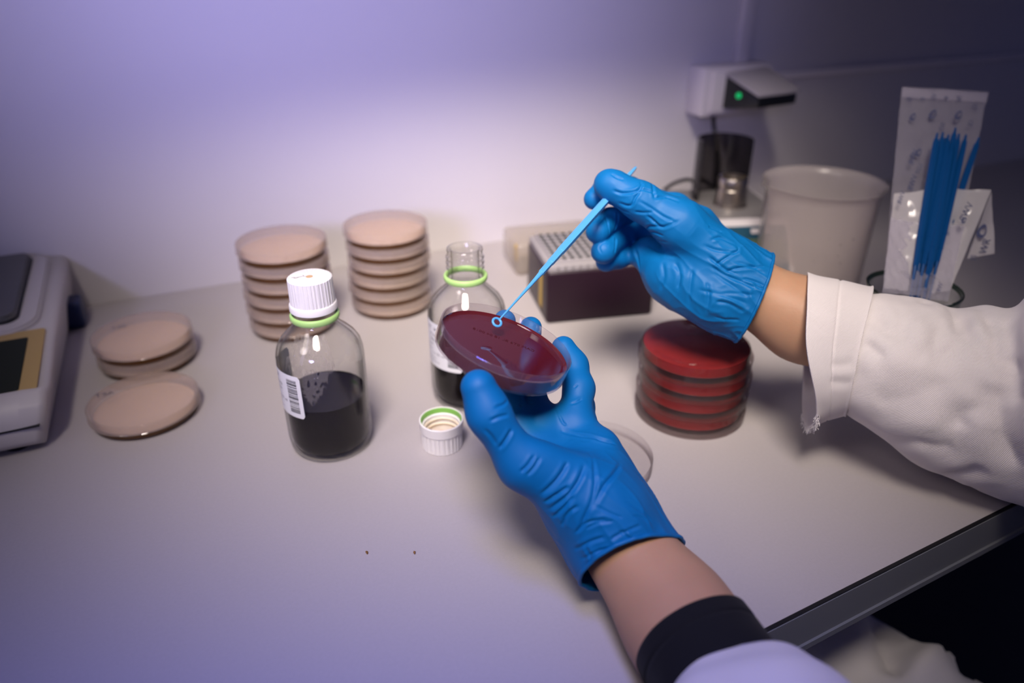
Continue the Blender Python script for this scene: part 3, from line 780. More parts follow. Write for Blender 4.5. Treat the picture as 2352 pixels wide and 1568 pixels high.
for (px, py, s) in ((1931, 562, .0017), (1925, 588, .0012), (1930, 604, .0014), (1960, 550, .0015), (1905, 548, .0008), (1870, 600, .0010), (1940, 548, .0007), (1897, 590, .0006)):
    # put it on the outer wall along the line of sight
    d = ray(px, py); best = None
    for tt in np.linspace(.6, .9, 600):
        q = CAM + d * tt; rr = math.hypot(q[0] - pbc[0], q[1] - pbc[1])
        if rr < pr - .0024 + .0014 * q[2] / ph + .0002: best = q; break
    if best is not None: bmesh.ops.create_icosphere(bm, subdivisions=2, radius=s * .8, matrix=Matrix.Translation(tuple(best - np.array([pbc[0], pbc[1], 0]))) @ Matrix.Diagonal((.8, .25, 1.2, 1)))
tag(obj('stain_specks', bm, 'stain', pb, 60), kind='stuff')

# ------------------------------------------------------------------ pipette tip box
b0 = at_z(1255, 745); b1 = at_z(1500, 722); ang = math.atan2(b1[1] - b0[1], b1[0] - b0[0])
bx, by, bh = .124, .098, .062
tb = thing('tip_box', 'dark plum pipette tip box with a grey-white rack behind the upper gloved hand', 'box', (b0[0], b0[1], 0), ang)
bm = bmesh.new()
bvs = box(bm, (bx / 2, by / 2, bh / 2), (bx, by, bh), .004, 3); obj('box_body', bm, 'box', tb, 40)
bm = bmesh.new(); box(bm, (bx / 2, by / 2, bh + .003), (bx - .003, by - .003, .008), .0015, 2); obj('rack_rim', bm, 'rack', tb, 40)
bm = bmesh.new(); box(bm, (bx / 2, by / 2, bh + .0085), (bx - .014, by - .014, .004), .001, 2); rk = obj('rack_plate', bm, 'rack', tb, 40)
bm = bmesh.new(); lathe(bm, [(0, 0), (.0033, 0), (.0033, .0005), (.0028, .0005), (.0025, .0002), (0, .0002)], 16, closed=False)
bmesh.ops.recalc_face_normals(bm, faces=bm.faces[:]); wm = bpy.data.meshes.new('tip_well'); bm.to_mesh(wm); bm.free(); wm.materials.append(M['hole'])
for i in range(12):
    for j in range(8):
        w = bpy.data.objects.new('tip_well', wm); COL.objects.link(w); w.parent = tb
        w.location = (.0125 + (bx - .025) * i / 11, .0125 + (by - .025) * j / 7, bh + .0105)
box_obj('sticker', (-.0002, .030, .030), (.0006, .013, .040), 'yellow', tb)
bm = bmesh.new()
for i in range(13): box(bm, (.012 + i * .0083, .0013, bh + .003), (.0014, .0012, .0055))
obj('rim_ribs', bm, 'bal_top', tb, 30)
# cloudy lid of the box lying behind it
lw = at_z(1186, 636, .0)
lo = thing('box_lid', 'cloudy plastic tip box lid lying behind the dark tip box', 'lid', (lw[0], lw[1], 0), ang + .05)
bm = bmesh.new(); lx, ly, lh = .115, .075, .043
def shell(bm, sx, sy, sz, t):
    vs = box(bm, (sx / 2, sy / 2, sz / 2), (sx, sy, sz), .007, 3)
shell(bm, lx, ly, lh, .002); obj('shell', bm, 'lidpp', lo, 50)
box_obj('latch', (.002, .008, .030), (.004, .004, .022), 'yellow', lo, .001)

# ------------------------------------------------------------------ small balance with smoked shield
bd = .93
bp = at_d(1668, 484, bd)                            # middle of the top plate's front
top_z = float(at_d(1705, 500, .915)[2])
bc = at_d(1668, 482, .955)
bal = thing('lab_balance', 'small white balance with green display and smoked shield behind the upper gloved hand', 'balance', (bc[0], bc[1], 0), YAW + .10)
bw, bdp = .125, .165
tz = top_z
bm = bmesh.new()
v = []
for x in (-bw / 2, bw / 2):                         # side outline with a sloping front panel
    v.append([bm.verts.new((x, y, z)) for (y, z) in ((.085, .004), (.085, tz - .004), (.080, tz), (-.050, tz), (-.055, tz - .003), (-.092, .014), (-.092, .004))])
for k in range(7): bm.faces.new((v[0][k], v[0][(k + 1) % 7], v[1][(k + 1) % 7], v[1][k]))
bm.faces.new(v[0]); bm.faces.new(v[1][::-1])
bmesh.ops.recalc_face_normals(bm, faces=bm.faces[:])
bmesh.ops.bevel(bm, geom=bm.edges[:], offset=.003, segments=3, affect='EDGES', profile=.5)
obj('housing', bm, 'bal', bal, 40)
box_obj('top_plate', (0, .014, tz + .0006), (bw - .012, .120, .0012), 'bal_top', bal, .0005)
pn = Vector((0, -(tz - .017), -(.037))).normalized()
def panel(name, x0, x1, t0, t1, mat, off):
    A0, A1 = Vector((0, -.055, tz - .003)), Vector((0, -.092, .014)); nn = Vector((0, -(tz - .017), .037)).normalized()
    bm = bmesh.new(); q = []
    for o_ in (.0, off):
        for (x, t) in ((x0, t0), (x1, t0), (x1, t1), (x0, t1)):
            p = A0.lerp(A1, t) + nn * o_; q.append(bm.verts.new((x, p.y, p.z)))
    bm.faces.new(q[4:]); bm.faces.new(q[:4][::-1])
    for k in range(4): bm.faces.new((q[k], q[(k + 1) % 4], q[4 + (k + 1) % 4], q[4 + k]))
    return obj(name, bm, mat, bal, 30)
panel('control_panel', -.052, .055, .06, .98, 'teal', .0008)
panel('display', -.050, .050, .30, .66, 'lcd_g', .0014)
for x0, x1 in ((-.050, -.022), (.010, .034)): panel('print', x0, x1, .11, .20, 'bal', .0012)
# shield: half cylinder of smoked plastic behind the pan
bm = bmesh.new(); rs, hs = .0355, .078
aa = np.linspace(math.radians(-22), math.radians(202), 60); ring = []
for a in aa:
    hh = hs - .006 * (1 if a in (aa[0], aa[-1]) else 0)
    ring.append([bm.verts.new((r * math.cos(a), r * math.sin(a), z)) for (r, z) in ((rs, 0), (rs, hh), (rs - .0022, hh), (rs - .0022, 0))])
for i in range(len(ring) - 1):
    for k in range(4): bm.faces.new((ring[i][k], ring[i + 1][k], ring[i + 1][(k + 1) % 4], ring[i][(k + 1) % 4]))
bm.faces.new(ring[0]); bm.faces.new(ring[-1][::-1])
bmesh.ops.translate(bm, vec=(.0, .034, tz + .0012), verts=bm.verts[:])
obj('wind_shield', bm, 'smoke', bal, 40)
bm = bmesh.new(); lathe(bm, [(0, 0), (.0215, 0), (.0215, .002), (.0195, .0035), (.0190, .021), (.0178, .0225), (.0178, .0255), (.0188, .0265), (.0190, .034), (.0178, .0362), (.0150, .0362), (.0145, .027), (0, .026)], 64, (.006, .006, tz + .0012), closed=False)
obj('pan_stub', bm, 'chrome', bal, 35)
# mains lead lying behind the balance
pts = [at_d(1525, 436, 1.0), at_d(1550, 420, 1.01), at_d(1578, 412, 1.02), at_d(1592, 416, 1.03), at_d(1598, 412, 1.03), at_d(1615, 414, 1.03), at_d(1650, 440, 1.03)]
bm = bmesh.new(); tube(bm, smooth_path(pts), .0024, 10); tag(obj('mains_lead', bm, 'black', None, 60), 'grey-black mains lead arching beside the smoked balance shield', 'cable')
pts = [at_d(1594, 418, 1.025), at_d(1592, 436, 1.01), at_d(1580, 452, 1.0), at_d(1566, 470, .99)]
bm = bmesh.new(); tube(bm, smooth_path(pts), .0026, 10); tag(obj('mains_lead', bm, 'black', None, 60), 'short black lead dropping behind the knuckles of the upper glove', 'cable')

# ------------------------------------------------------------------ socket box and plug-in adapter on the wall
sa_, za_ = wall_hit(1612, 160, .03); sb_, zb_ = wall_hit(1765, 160, .03); _, zlo = wall_hit(1650, 262, .03); _, zhi = wall_hit(1650, 152, .03)
sk = thing('socket_box', 'white wall socket box below the vertical wall trim', 'socket', wall_pt((sa_ + sb_) / 2, .02, (zlo + zhi) / 2), WANG)
sw, sh = sb_ - sa_, zhi - zlo
box_obj('back_box', (0, 0, 0), (sw, .040, sh), 'socket', sk, .003)
box_obj('face_plate', (.004, -.022, 0), (sw - .014, .006, sh - .010), 'socket', sk, .002)
# spring flap of the socket, held half open by the plug: slopes down into the room
def wh(px, py, out): s, z = wall_hit(px, py, out); return np.array(wall_pt(s, out, z))
r0, r1 = wh(1667, 166, .044), wh(1763, 151, .044)
WN3 = np.array([WN[0], WN[1], 0]); skl = np.array(sk.location)
def drop_to(p, py):
    lo, hi = -.1, .1
    for _ in range(40):
        m = (lo + hi) / 2
        if project(p - np.array([0, 0, m]))[1] < py: lo = m
        else: hi = m
    return p - np.array([0, 0, lo])
q0, q1 = drop_to(r0 + WN3 * .074, 217), drop_to(r1 + WN3 * .072, 206)
def solid(name, topq, th, mat, parent, origin, bev):
    bm = bmesh.new(); th = [th] * 4 if np.isscalar(th) else th
    vt = [bm.verts.new(tuple(p - origin)) for p in topq]; vb = [bm.verts.new(tuple(p - origin - np.array([0, 0, t]))) for p, t in zip(topq, th)]
    bm.faces.new(vt); bm.faces.new(vb[::-1])
    for k in range(4): bm.faces.new((vt[k], vb[k], vb[(k + 1) % 4], vt[(k + 1) % 4]))
    bmesh.ops.recalc_face_normals(bm, faces=bm.faces[:]); bmesh.ops.bevel(bm, geom=bm.edges[:], offset=bev, segments=2, affect='EDGES', profile=.5)
    return obj(name, bm, mat, parent, 40)
sk.rotation_euler = (0, 0, 0)
solid('hinged_flap', [r0, r1, q1, q0], .0045, 'adapter', sk, skl, .0012)
dn = np.array([0, 0, -.0055])
ad = thing('power_adapter', 'black plug-in adapter with a green light under the grey flap of the wall socket', 'adapter', tuple(r0))
ins = lambda a, b, t: a * (1 - t) + b * t
p0, p1, p2, p3 = ins(r0, r1, .015), ins(r1, r0, .015), ins(q1, q0, .03), ins(q0, q1, .03)
solid('casing', [p0 + dn, p1 + dn, ins(p2, p1, .05) + dn, ins(p3, p0, .03) + dn], [.044, .044, .014, .014], 'black', ad, r0, .002)
lc = ins(p0, p3, .45) + np.array([-.0012, 0, -.018])
bm = bmesh.new(); bmesh.ops.create_icosphere(bm, subdivisions=2, radius=.0040, matrix=Matrix.Translation(tuple(lc - r0))); obj('indicator_light', bm, 'led', ad, 60)
c0 = ins(p0, p3, .22) + np.array([.002, 0, -.026])
pts = [c0, at_d(1653, 226, 1.10), at_d(1641, 250, 1.10), at_d(1639, 285, 1.10), at_d(1645, 325, 1.10), at_d(1648, 380, 1.09), at_d(1640, 450, 1.08)]
bm = bmesh.new(); tube(bm, smooth_path([np.array(p) - r0 for p in pts]), .0031, 10); obj('cable', bm, 'black', ad, 60)

# ------------------------------------------------------------------ big scale at the left edge
SA = T(-.396, .497)
SA = SA + WD * .009; sc = thing('bench_scale', 'white bench scale with a dark steel pan and ochre panel at the left edge', 'scale', (SA[0], SA[1], 0), 0)
SWD = .24
prof = [(0.004, .006), (-.002, .012), (-.002, .030), (.004, .043), (.014, .049), (.020, .0495), (.030, .046), (.125, .055), (.300, .066), (.312, .060), (.314, .045), (.312, .006)]
bm = bmesh.new(); rows = []
for (x, grow) in ((-SWD, 0), (-.010, 0), (0.004, -.0012), (.008, -.005)):
    cy = .155; cz = .03
    rows.append([bm.verts.new((x - ((.010 if z < .02 else (.004 if z < .04 else 0)) if x > -.05 else 0), y + (cy - y) * (-grow) * 0 + (.0 if grow == 0 else (.006 if y < .05 else -.006) * (1 if grow < -.003 else .2)), z + grow)) for (y, z) in prof])
m_ = len(prof)
for i in range(len(rows) - 1):
    for k in range(m_): bm.faces.new((rows[i][k], rows[i][(k + 1) % m_], rows[i + 1][(k + 1) % m_], rows[i + 1][k]))
bm.faces.new(rows[0]); bm.faces.new(rows[-1][::-1])
hs_ = obj('housing', bm, 'scale', sc, 50); bv = hs_.modifiers.new('round', 'BEVEL'); bv.width = .004; bv.segments = 3; bv.limit_method = 'ANGLE'; bv.angle_limit = math.radians(35)
def on_top(x, y, up=0.0):
    ys = [.030, .125, .300]; zs = [.046, .055, .066]
    return (x, y, float(np.interp(y, ys, zs)) + up)
def top_poly(name, poly, mat, h0, h1, bevel=0):
    bm = bmesh.new(); vb = [bm.verts.new(on_top(x, y, h0)) for x, y in poly]; vt = [bm.verts.new(on_top(x, y, h1)) for x, y in poly]; k_ = len(poly)
    bm.faces.new(vt); bm.faces.new(vb[::-1])
    for k in range(k_): bm.faces.new((vb[k], vb[(k + 1) % k_], vt[(k + 1) % k_], vt[k]))
    if bevel:
        bmesh.ops.recalc_face_normals(bm, faces=bm.faces[:]); bmesh.ops.bevel(bm, geom=[e for e in bm.edges if all(v in vt for v in e.verts)], offset=bevel, segments=2, affect='EDGES')
    return obj(name, bm, mat, sc, 40)
def rrect(x0, x1, y0, y1, r, n=8):
    out = []
    for cx, cy, a0 in ((x1 - r, y0 + r, -PI / 2), (x1 - r, y1 - r, 0), (x0 + r, y1 - r, PI / 2), (x0 + r, y0 + r, PI)):
        for k in range(n + 1): a = a0 + PI / 2 * k / n; out.append((cx + r * math.cos(a), cy + r * math.sin(a)))
    return out
top_poly('control_panel', rrect(-.20, .0005, .020, .126, .004), 'scale_y', -.001, .0012)
top_poly('display', rrect(-.19, -.0125, .026, .112, .002), 'lcd', 0, .0020)
top_poly('pan_rim', rrect(-.225, -.006, .124, .302, .026), 'scale', -.001, .005, .002)
top_poly('pan_gap', rrect(-.212, -.022, .138, .293, .012), 'black', 0, .0056)
top_poly('pan', rrect(-.209, -.024, .142, .292, .010), 'pan', .0056, .011, .0015)
box_obj('seam', (-.118, -.0012, .0268), (.236, .004, .0012), 'black', sc)
box_obj('levelling_foot', (.003, .250, .016), (.026, .030, .030), 'foot', sc, .004, 3)
for y in (.02, .29):
    bm = bmesh.new(); lathe(bm, [(0, 0), (.010, 0), (.010, .007), (0, .007)], 24, (-.025, y, 0), closed=False); obj('rubber_foot', bm, 'black', sc, 40)

# ------------------------------------------------------------------ person: body, gloves, coat, dark undersleeve
mm = .001
def axis_frame(a, b, hint):
    t = np.array(b, float) - np.array(a, float); t /= np.linalg.norm(t)
    s = np.cross(t, hint); s /= np.linalg.norm(s); return t, s, np.cross(s, t)
def trim(V, Fc, p, n):
    """cut a surface by a plane, keep the side n points to"""
    bm = bmesh.new(); vs = [bm.verts.new(tuple(v)) for v in V]
    for f in Fc:
        try: bm.faces.new([vs[i] for i in f])
        except ValueError: pass
    bmesh.ops.bisect_plane(bm, geom=bm.verts[:] + bm.edges[:] + bm.faces[:], plane_co=tuple(p), plane_no=tuple(n), clear_inner=True, dist=1e-6)
    return bm
def boundary_loop(bm):
    es = [e for e in bm.edges if len(e.link_faces) == 1]
    if not es: return []
    nxt = {}
    for e in es:
        for a, b in ((e.verts[0], e.verts[1]), (e.verts[1], e.verts[0])): nxt.setdefault(a, []).append(b)
    best = []; seen = set()
    for st in nxt:
        if st in seen: continue
        lp = [st]; seen.add(st); cur = st
        while True:
            c = [v for v in nxt[cur] if v not in seen]
            if not c: break
            cur = c[0]; seen.add(cur); lp.append(cur)
        if len(lp) > len(best): best = lp
    return best
def finish_glove(name, V, Fc, cut_p, cut_n, parent, bead=.0013):
    bm = trim(V, Fc, cut_p, cut_n)
    lp = [np.array(v.co[:]) for v in boundary_loop(bm)]
    P = np.array(lp)
    for _ in range(6): P = .5 * P + .25 * (np.roll(P, 1, 0) + np.roll(P, -1, 0))
    P = P[::3]; k = len(P)
    cN = np.array(cut_n) / np.linalg.norm(cut_n)
    rg = []
    for i in range(k):                               # rolled cuff bead
        t = P[(i + 1) % k] - P[i - 1]; t /= np.linalg.norm(t) + 1e-12
        a = cN - t * (cN @ t); a /= np.linalg.norm(a); b = np.cross(t, a)
        rg.append([bm.verts.new(tuple(P[i] + bead * (math.cos(2 * PI * j / 8) * a + math.sin(2 * PI * j / 8) * b))) for j in range(8)])
    for i in range(k):
        for j in range(8): bm.faces.new((rg[i][j], rg[i][(j + 1) % 8], rg[(i + 1) % k][(j + 1) % 8], rg[(i + 1) % k][j]))
    me = bpy.data.meshes.new(name); bm.to_mesh(me); bm.free()
    o = link_mesh(name, me, 'glove', parent, 180)
    return o

def wrinkle(V, axis, along, across, seed):
    """sharp-crested folds of thin rubber running along an axis"""
    a = np.array(axis) / np.linalg.norm(axis); t = V @ a
    W_ = V * across + np.outer(t * (along - across), a)
    return np.array([(1 - min(1, abs(noise.noise(Vector(w) + Vector((seed, 0, 0)))) * 2.2)) ** 2 - .25 for w in W_])
# ---- key points
LW = at_d(1444, 1268, .452)                          # left wrist
LC = at_d(1478, 1296, .449); LF1 = at_d(1544, 1402, .427); LF2 = at_d(1603, 1497, .404)
RWp = at_d(1712, 664, .5815); RC = at_d(1745, 688, .576); RF1 = at_d(1845, 735, .575)
LELB = T(.178, .125, .025); LSH = T(.285, .06, .315); RELB = T(.425, .452, .072); RSH = T(.575, .31, .33)
CHEST = (LSH + RSH) / 2 + T(.03, -.05, -.03)

# ---- left glove
def clear_of_dish(p, r):
    """push a finger joint out of the dish it holds"""
    q = p - DB; a, b, c = q @ DR, q @ DF, q @ DN; rad = math.hypot(a, b)
    if rad > RB + r: return p
    if c < -.002: return p + DN * min(0, (-r - .0002 - c)) if rad < RB - .004 else p + DN * min(0, (-r * .8 - c))
    k = (RB + r + .0002) / rad; return DB + DR * a * k + DF * b * k + DN * c
joints = dict(
    idx=[at_d(1184, 968, .478), dl(10, 20, -19.5), dl(5, 43, -11), dl(3, 53, 2.5)],
    mid=[at_d(1236, 968, .484), dl(29, 26, -20.5), dl(26, 48, -12), dl(23, 57, 2)],
    rng=[at_d(1318, 968, .486), at_d(1330, 892, .497), at_d(1318, 838, .508), at_d(1294, 799, .512)],
    pky=[at_d(1350, 1012, .490), at_d(1337, 930, .516), at_d(1326, 895, .526), at_d(1312, 868, .526)])
rads = dict(idx=[10.5, 8.8, 8.3, 7.8], mid=[10.5, 9.0, 8.4, 8.0], rng=[11.5, 9.8, 9.0, 8.4], pky=[9.5, 7.6, 7.0, 6.8])
for k_ in joints: joints[k_] = [joints[k_][0]] + [clear_of_dish(p, r * mm) for p, r in zip(joints[k_][1:], rads[k_][1:])]
h = .00085
def field_for(pts, margin, h): P = np.array(pts); return Field(P.min(0) - margin, P.max(0) + margin, h)
fl = field_for([p for k_ in joints for p in joints[k_]] + [at_d(1104, 880, .4265), at_d(1505, 1310, .4475), at_d(1130, 960, .424)], .038, h)
fing = None
for k_ in ('idx', 'mid', 'rng', 'pky'):
    c = fl.chain(joints[k_], [r * mm for r in rads[k_]], .006)
    fing = c if fing is None else smin(fing, c, .0012)
acr = joints['idx'][0] - joints['pky'][0]; acr = acr / np.linalg.norm(acr) * .058
wr = [LW + acr * .30, LW + acr * .12, LW - acr * .04, LW - acr * .17]
palm = None
for k_, w0, r0, r1 in zip(('idx', 'mid', 'rng', 'pky'), wr, (18, 19, 18, 15.5), (12.0, 12.5, 13, 12.5)):
    c = fl.cap(w0, joints[k_][0] + np.array([0, 0, -.003]), r0 * mm, r1 * mm); palm = c if palm is None else smin(palm, c, .010)
web = fl.cap(joints['mid'][0] + np.array([0, 0, -.002]), joints['rng'][0] + np.array([0, 0, -.002]), .0115, .012)
palm = smin(palm, web, .006)
thumb_j = [at_d(1372, 1172, .447), at_d(1205, 1062, .432), at_d(1124, 950, .424), at_d(1104, 882, .4265)]
thumb_j[3] = clear_of_dish(thumb_j[3], .0102)
thumb = fl.chain(thumb_j, [.0195, .0152, .0120, .0104], .008)
thenar = fl.cap(at_d(1400, 1180, .440), at_d(1245, 1055, .437), .020, .0165)
hypo = fl.cap(at_d(1424, 1165, .462), at_d(1372, 1035, .468), .0165, .0150)
cuffdir = LC - at_d(1345, 1110, .452); cuffdir /= np.linalg.norm(cuffdir)
arm = smin(fl.cap(at_d(1362, 1150, .452), at_d(1474, 1310, .4475), .0255, .0275), fl.cap(at_d(1360, 1165, .452), at_d(1470, 1330, .4475), .0235, .0285), .012)
G = smin(palm, thenar, .012); G = smin(G, hypo, .014); G = smin(G, thumb, .010); G = smin(G, arm, .018)
hollow = fl.ell(at_d(1268, 940, .450), (DR, DF, DN), (.030, .026, .0150))
G = -smin(-G, hollow, .010)
G = smin(G, fing, .007)
V, Fc = fl.mesh(G)
V = laplace(V, Fc, 5, .5); Nn = normals(V, Fc); PX = project(V)
S1 = [  # folds of the lower glove
    ([(1290, 990), (1340, 1000), (1385, 1009), (1412, 1018)], 1.6, 1.9), ([(1146, 1031), (1160, 1010), (1176, 986)], 1.5, 1.6),
    ([(1135, 936), (1155, 930), (1166, 920)], 1.3, 1.0), ([(1125, 965), (1148, 958), (1168, 952)], 1.5, 1.0), ([(1112, 985), (1128, 1000), (1140, 1022)], 1.8, .9),
    ([(1196, 1084), (1213, 1068), (1229, 1046)], 1.5, 1.3), ([(1210, 1092), (1226, 1072), (1238, 1050)], 1.5, 1.2), ([(1244, 1134), (1270, 1112), (1292, 1084), (1303, 1062)], 1.9, 1.6),
    ([(1250, 1152), (1280, 1134), (1308, 1116)], 1.6, 1.7), ([(1262, 1168), (1300, 1142), (1328, 1104), (1342, 1068)], 2.0, 1.7), ([(1270, 1186), (1296, 1164), (1318, 1140)], 1.6, 1.6),
    ([(1292, 1206), (1306, 1178), (1330, 1162)], 1.5, 1.3), ([(1330, 1215), (1346, 1180), (1364, 1130), (1366, 1080), (1352, 1040)], 1.7, 1.3), ([(1358, 1172), (1385, 1118), (1412, 1088), (1426, 1066)], 1.9, 1.6),
    ([(1322, 1224), (1352, 1200), (1396, 1190)], 1.5, 1.2), ([(1345, 1214), (1372, 1202), (1408, 1196)], 1.3, .9), ([(1320, 1262), (1352, 1246), (1390, 1232)], 1.6, 1.1), ([(1336, 1285), (1366, 1268), (1400, 1258)], 1.4, .9),
    ([(1400, 1240), (1432, 1222), (1470, 1206)], 1.5, .9), ([(1455, 1184), (1478, 1192), (1490, 1206)], 1.3, .9), ([(1368, 1160), (1400, 1180), (1430, 1190)], 1.3, .7), ([(1440, 1150), (1470, 1170), (1500, 1200)], 1.6, .7),
    ([(1278, 940), (1292, 968), (1300, 976)], 1.0, .9), ([(1178, 941), (1196, 930), (1228, 924)], 1.3, 1.0), ([(1310, 928), (1326, 922), (1336, 916)], 1.2, .8), ([(1318, 890), (1326, 884)], 1.0, .6),
    ([(1345, 1250), (1360, 1290), (1362, 1315)], 1.6, .8), ([(1420, 1215), (1450, 1240), (1480, 1232)], 1.5, .8)]
V = crease(V, Nn, [(p, w * .72 * mm, d * 1.0 * mm) for p, w, d in S1], PX)
# finer crumpling, growing towards the cuff
ax_t = cuffdir; along = (V - at_d(1300, 1060, .45)) @ ax_t
g_ = np.clip((along + .02) / .075, 0.05, 1)
V = V + Nn * (wrinkle(V, cuffdir, 26, 95, 3) * .0009 * g_ + vnoise(V, (50, 50, 50), None, 3) * .0008 * g_)[:, None]
cut_p = at_d(1465, 1288, .449)
cut_n = -(RT * .36 - UPV * .80 - FW * .66); cut_n /= np.linalg.norm(cut_n)
# ---- skin: both forearms, upper arms and trunk in one surface
fb = field_for([at_d(1330, 1100, .453), at_d(1600, 580, .588), LELB, LSH, RELB, RSH, CHEST + T(.01, -.02, -.25)], .13, .0042)
A = fb.chain([at_d(1330, 1100, .455), LW, LF1, LF2, LELB, LSH], [.014, .0230, .0290, .0285, .030, .034], .02)
B = fb.chain([at_d(1600, 580, .588), RWp, RF1, RELB, RSH], [.0155, .0225, .0295, .036, .036], .02)
TK = smin(fb.cap(LSH, RSH, .034, .034), fb.cap(CHEST, CHEST + T(.01, -.02, -.25), .080, .085), .05)
V2, F2 = fb.mesh(smin(smin(A, TK, .02), smin(B, TK, .02), .02)); V2 = laplace(V2, F2, 6, .5)
person = obj_np('person', V2, F2, 'skin', None, 180)
tag(person, 'person in white lab coat and blue gloves holding a red dish and a loop', 'person')
glL = finish_glove('glove', V, Fc, cut_p, cut_n, person)

# ---- right glove
RJ = dict(
    idx=[at_d(1552, 478, .628), at_d(1446, 432, .622), at_d(1390, 432, .604), at_d(1365, 457, .594)],
    mid=[at_d(1552, 510, .634), at_d(1452, 486, .632), at_d(1400, 506, .606), at_d(1373, 532, .590)],
    rng=[at_d(1548, 550, .634), at_d(1462, 530, .634), at_d(1410, 550, .612), at_d(1386, 577, .594)],
    pky=[at_d(1540, 590, .630), at_d(1470, 575, .634), at_d(1420, 592, .618), at_d(1392, 600, .606)])
RR = dict(idx=[9.5, 9.0, 8.8, 8.6], mid=[10, 9.6, 9.6, 9.8], rng=[10, 9.6, 9.6, 10.2], pky=[9.5, 8.8, 8.4, 8.6])
fr = field_for([p for k_ in RJ for p in RJ[k_]] + [at_d(1775, 690, .576), at_d(1396, 422, .574), at_d(1668, 606, .572), at_d(1640, 700, .575)], .042, h)
fing = None
for k_ in ('idx', 'mid', 'rng', 'pky'):
    c = fr.chain(RJ[k_], [r * mm for r in RR[k_]], .005)
    fing = c if fing is None else smin(fing, c, .0012)
palm = None
for k_, w0, r0, r1 in zip(('idx', 'mid', 'rng', 'pky'), (at_d(1690, 610, .588), at_d(1690, 640, .592), at_d(1680, 670, .592), at_d(1665, 695, .588)), (17, 19, 19, 17), (13, 13, 13, 13)):
    c = fr.cap(w0, RJ[k_][0], r0 * mm, r1 * mm); palm = c if palm is None else smin(palm, c, .012)
heel = fr.cap(at_d(1640, 690, .575), at_d(1545, 632, .590), .0190, .0215)
belly = fr.cap(at_d(1490, 585, .612), at_d(1560, 640, .592), .0150, .0200)
thumb = fr.chain([at_d(1668, 606, .572), at_d(1560, 516, .568), at_d(1468, 460, .5695), at_d(1408, 428, .5735), at_d(1396, 422, .574)], [.0210, .0180, .0130, .0108, .0098], .010)
web = fr.cap(at_d(1600, 520, .588), at_d(1500, 470, .597), .017, .0125)
arm = smin(fr.cap(at_d(1640, 625, .582), at_d(1775, 690, .576), .0285, .0315), fr.cap(at_d(1630, 665, .582), at_d(1745, 722, .576), .0225, .0265), .012)
G = smin(palm, heel, .014); G = smin(G, belly, .014); G = smin(G, web, .014); G = smin(G, arm, .018); G = smin(G, thumb, .009); G = smin(G, fing, .006)
V, Fc = fr.mesh(G)
V = laplace(V, Fc, 5, .5); Nn = normals(V, Fc); PX = project(V)
def z3(pts): return [(1280 + x / 3.137, 360 + y / 3.137) for x, y in pts]
S2 = [(z3([(400, 240), (470, 262), (560, 250), (610, 215)]), 1.4, 1.3), (z3([(560, 250), (620, 235), (700, 262)]), 1.3, 1.1), (z3([(440, 330), (530, 350), (560, 290), (600, 245)]), 1.4, 1.2), (z3([(680, 190), (690, 240), (700, 300)]), 1.5, 1.0),
      (z3([(700, 300), (790, 290), (880, 325)]), 1.6, 1.1), (z3([(640, 420), (700, 470), (760, 505), (870, 462)]), 1.5, 1.3), (z3([(590, 320), (680, 370), (760, 430), (850, 465)]), 1.4, .9), (z3([(560, 395), (620, 405), (690, 400)]), 1.4, .8),
      (z3([(640, 520), (665, 500), (760, 505)]), 1.4, 1.0), (z3([(650, 560), (690, 545), (770, 570)]), 1.3, .9), (z3([(655, 590), (700, 600), (790, 615)]), 1.3, .8), (z3([(665, 640), (740, 690), (860, 720)]), 1.8, .9),
      (z3([(1190, 540), (1130, 520), (1090, 505)]), 1.6, 1.2), (z3([(1110, 600), (1180, 580), (1280, 640)]), 1.5, 1.0), (z3([(1060, 640), (1150, 670), (1290, 690), (1300, 640)]), 1.5, 1.0), (z3([(1090, 720), (1150, 770), (1220, 820), (1300, 840)]), 1.6, 1.4),
      (z3([(1150, 772), (1200, 735), (1290, 680)]), 1.5, 1.1), (z3([(1220, 825), (1320, 800), (1500, 795)]), 1.5, 1.2), (z3([(1100, 785), (1200, 850), (1330, 900), (1440, 960)]), 1.7, 1.2), (z3([(1330, 880), (1420, 900), (1500, 930)]), 1.4, 1.3),
      (z3([(1280, 760), (1390, 790), (1500, 850)]), 1.4, 1.0), (z3([(1420, 920), (1470, 950), (1510, 930)]), 1.3, 1.2), (z3([(1120, 830), (1250, 920), (1380, 1010)]), 2.0, .9), (z3([(1080, 900), (1090, 1000), (1080, 1130)]), 2.0, 1.0),
      (z3([(1020, 960), (1200, 1000), (1370, 1060)]), 1.8, .8), (z3([(850, 760), (880, 850), (870, 950)]), 2.2, 1.0), (z3([(580, 560), (570, 700), (600, 880)]), 2.0, 1.4), (z3([(760, 760), (770, 860), (740, 960)]), 2.2, .9),
      (z3([(980, 800), (960, 920), (950, 1060)]), 2.2, .9), (z3([(1140, 1040), (1240, 1060), (1350, 1120)]), 1.6, .8), (z3([(1130, 1150), (1220, 1170), (1320, 1180)]), 1.6, .8), (z3([(1180, 980), (1300, 985), (1420, 1000)]), 1.5, .8),
      (z3([(290, 480), (320, 440), (310, 410)]), 1.0, .8), (z3([(345, 430), (365, 500), (375, 560)]), 1.2, 1.0), (z3([(320, 700), (300, 650), (340, 610)]), 1.0, .6), (z3([(430, 400), (430, 470), (410, 540)]), 1.4, 1.4), (z3([(420, 580), (420, 640), (410, 690)]), 1.4, 1.2),
      (z3([(390, 120), (430, 150), (480, 165)]), 1.3, .8), (z3([(600, 180), (605, 210), (590, 240)]), 1.3, .8), (z3([(370, 330), (440, 370), (520, 400)]), 1.4, .6)]
V = crease(V, Nn, [(p, w * .80 * mm, d * 1.05 * mm) for p, w, d in S2], PX)
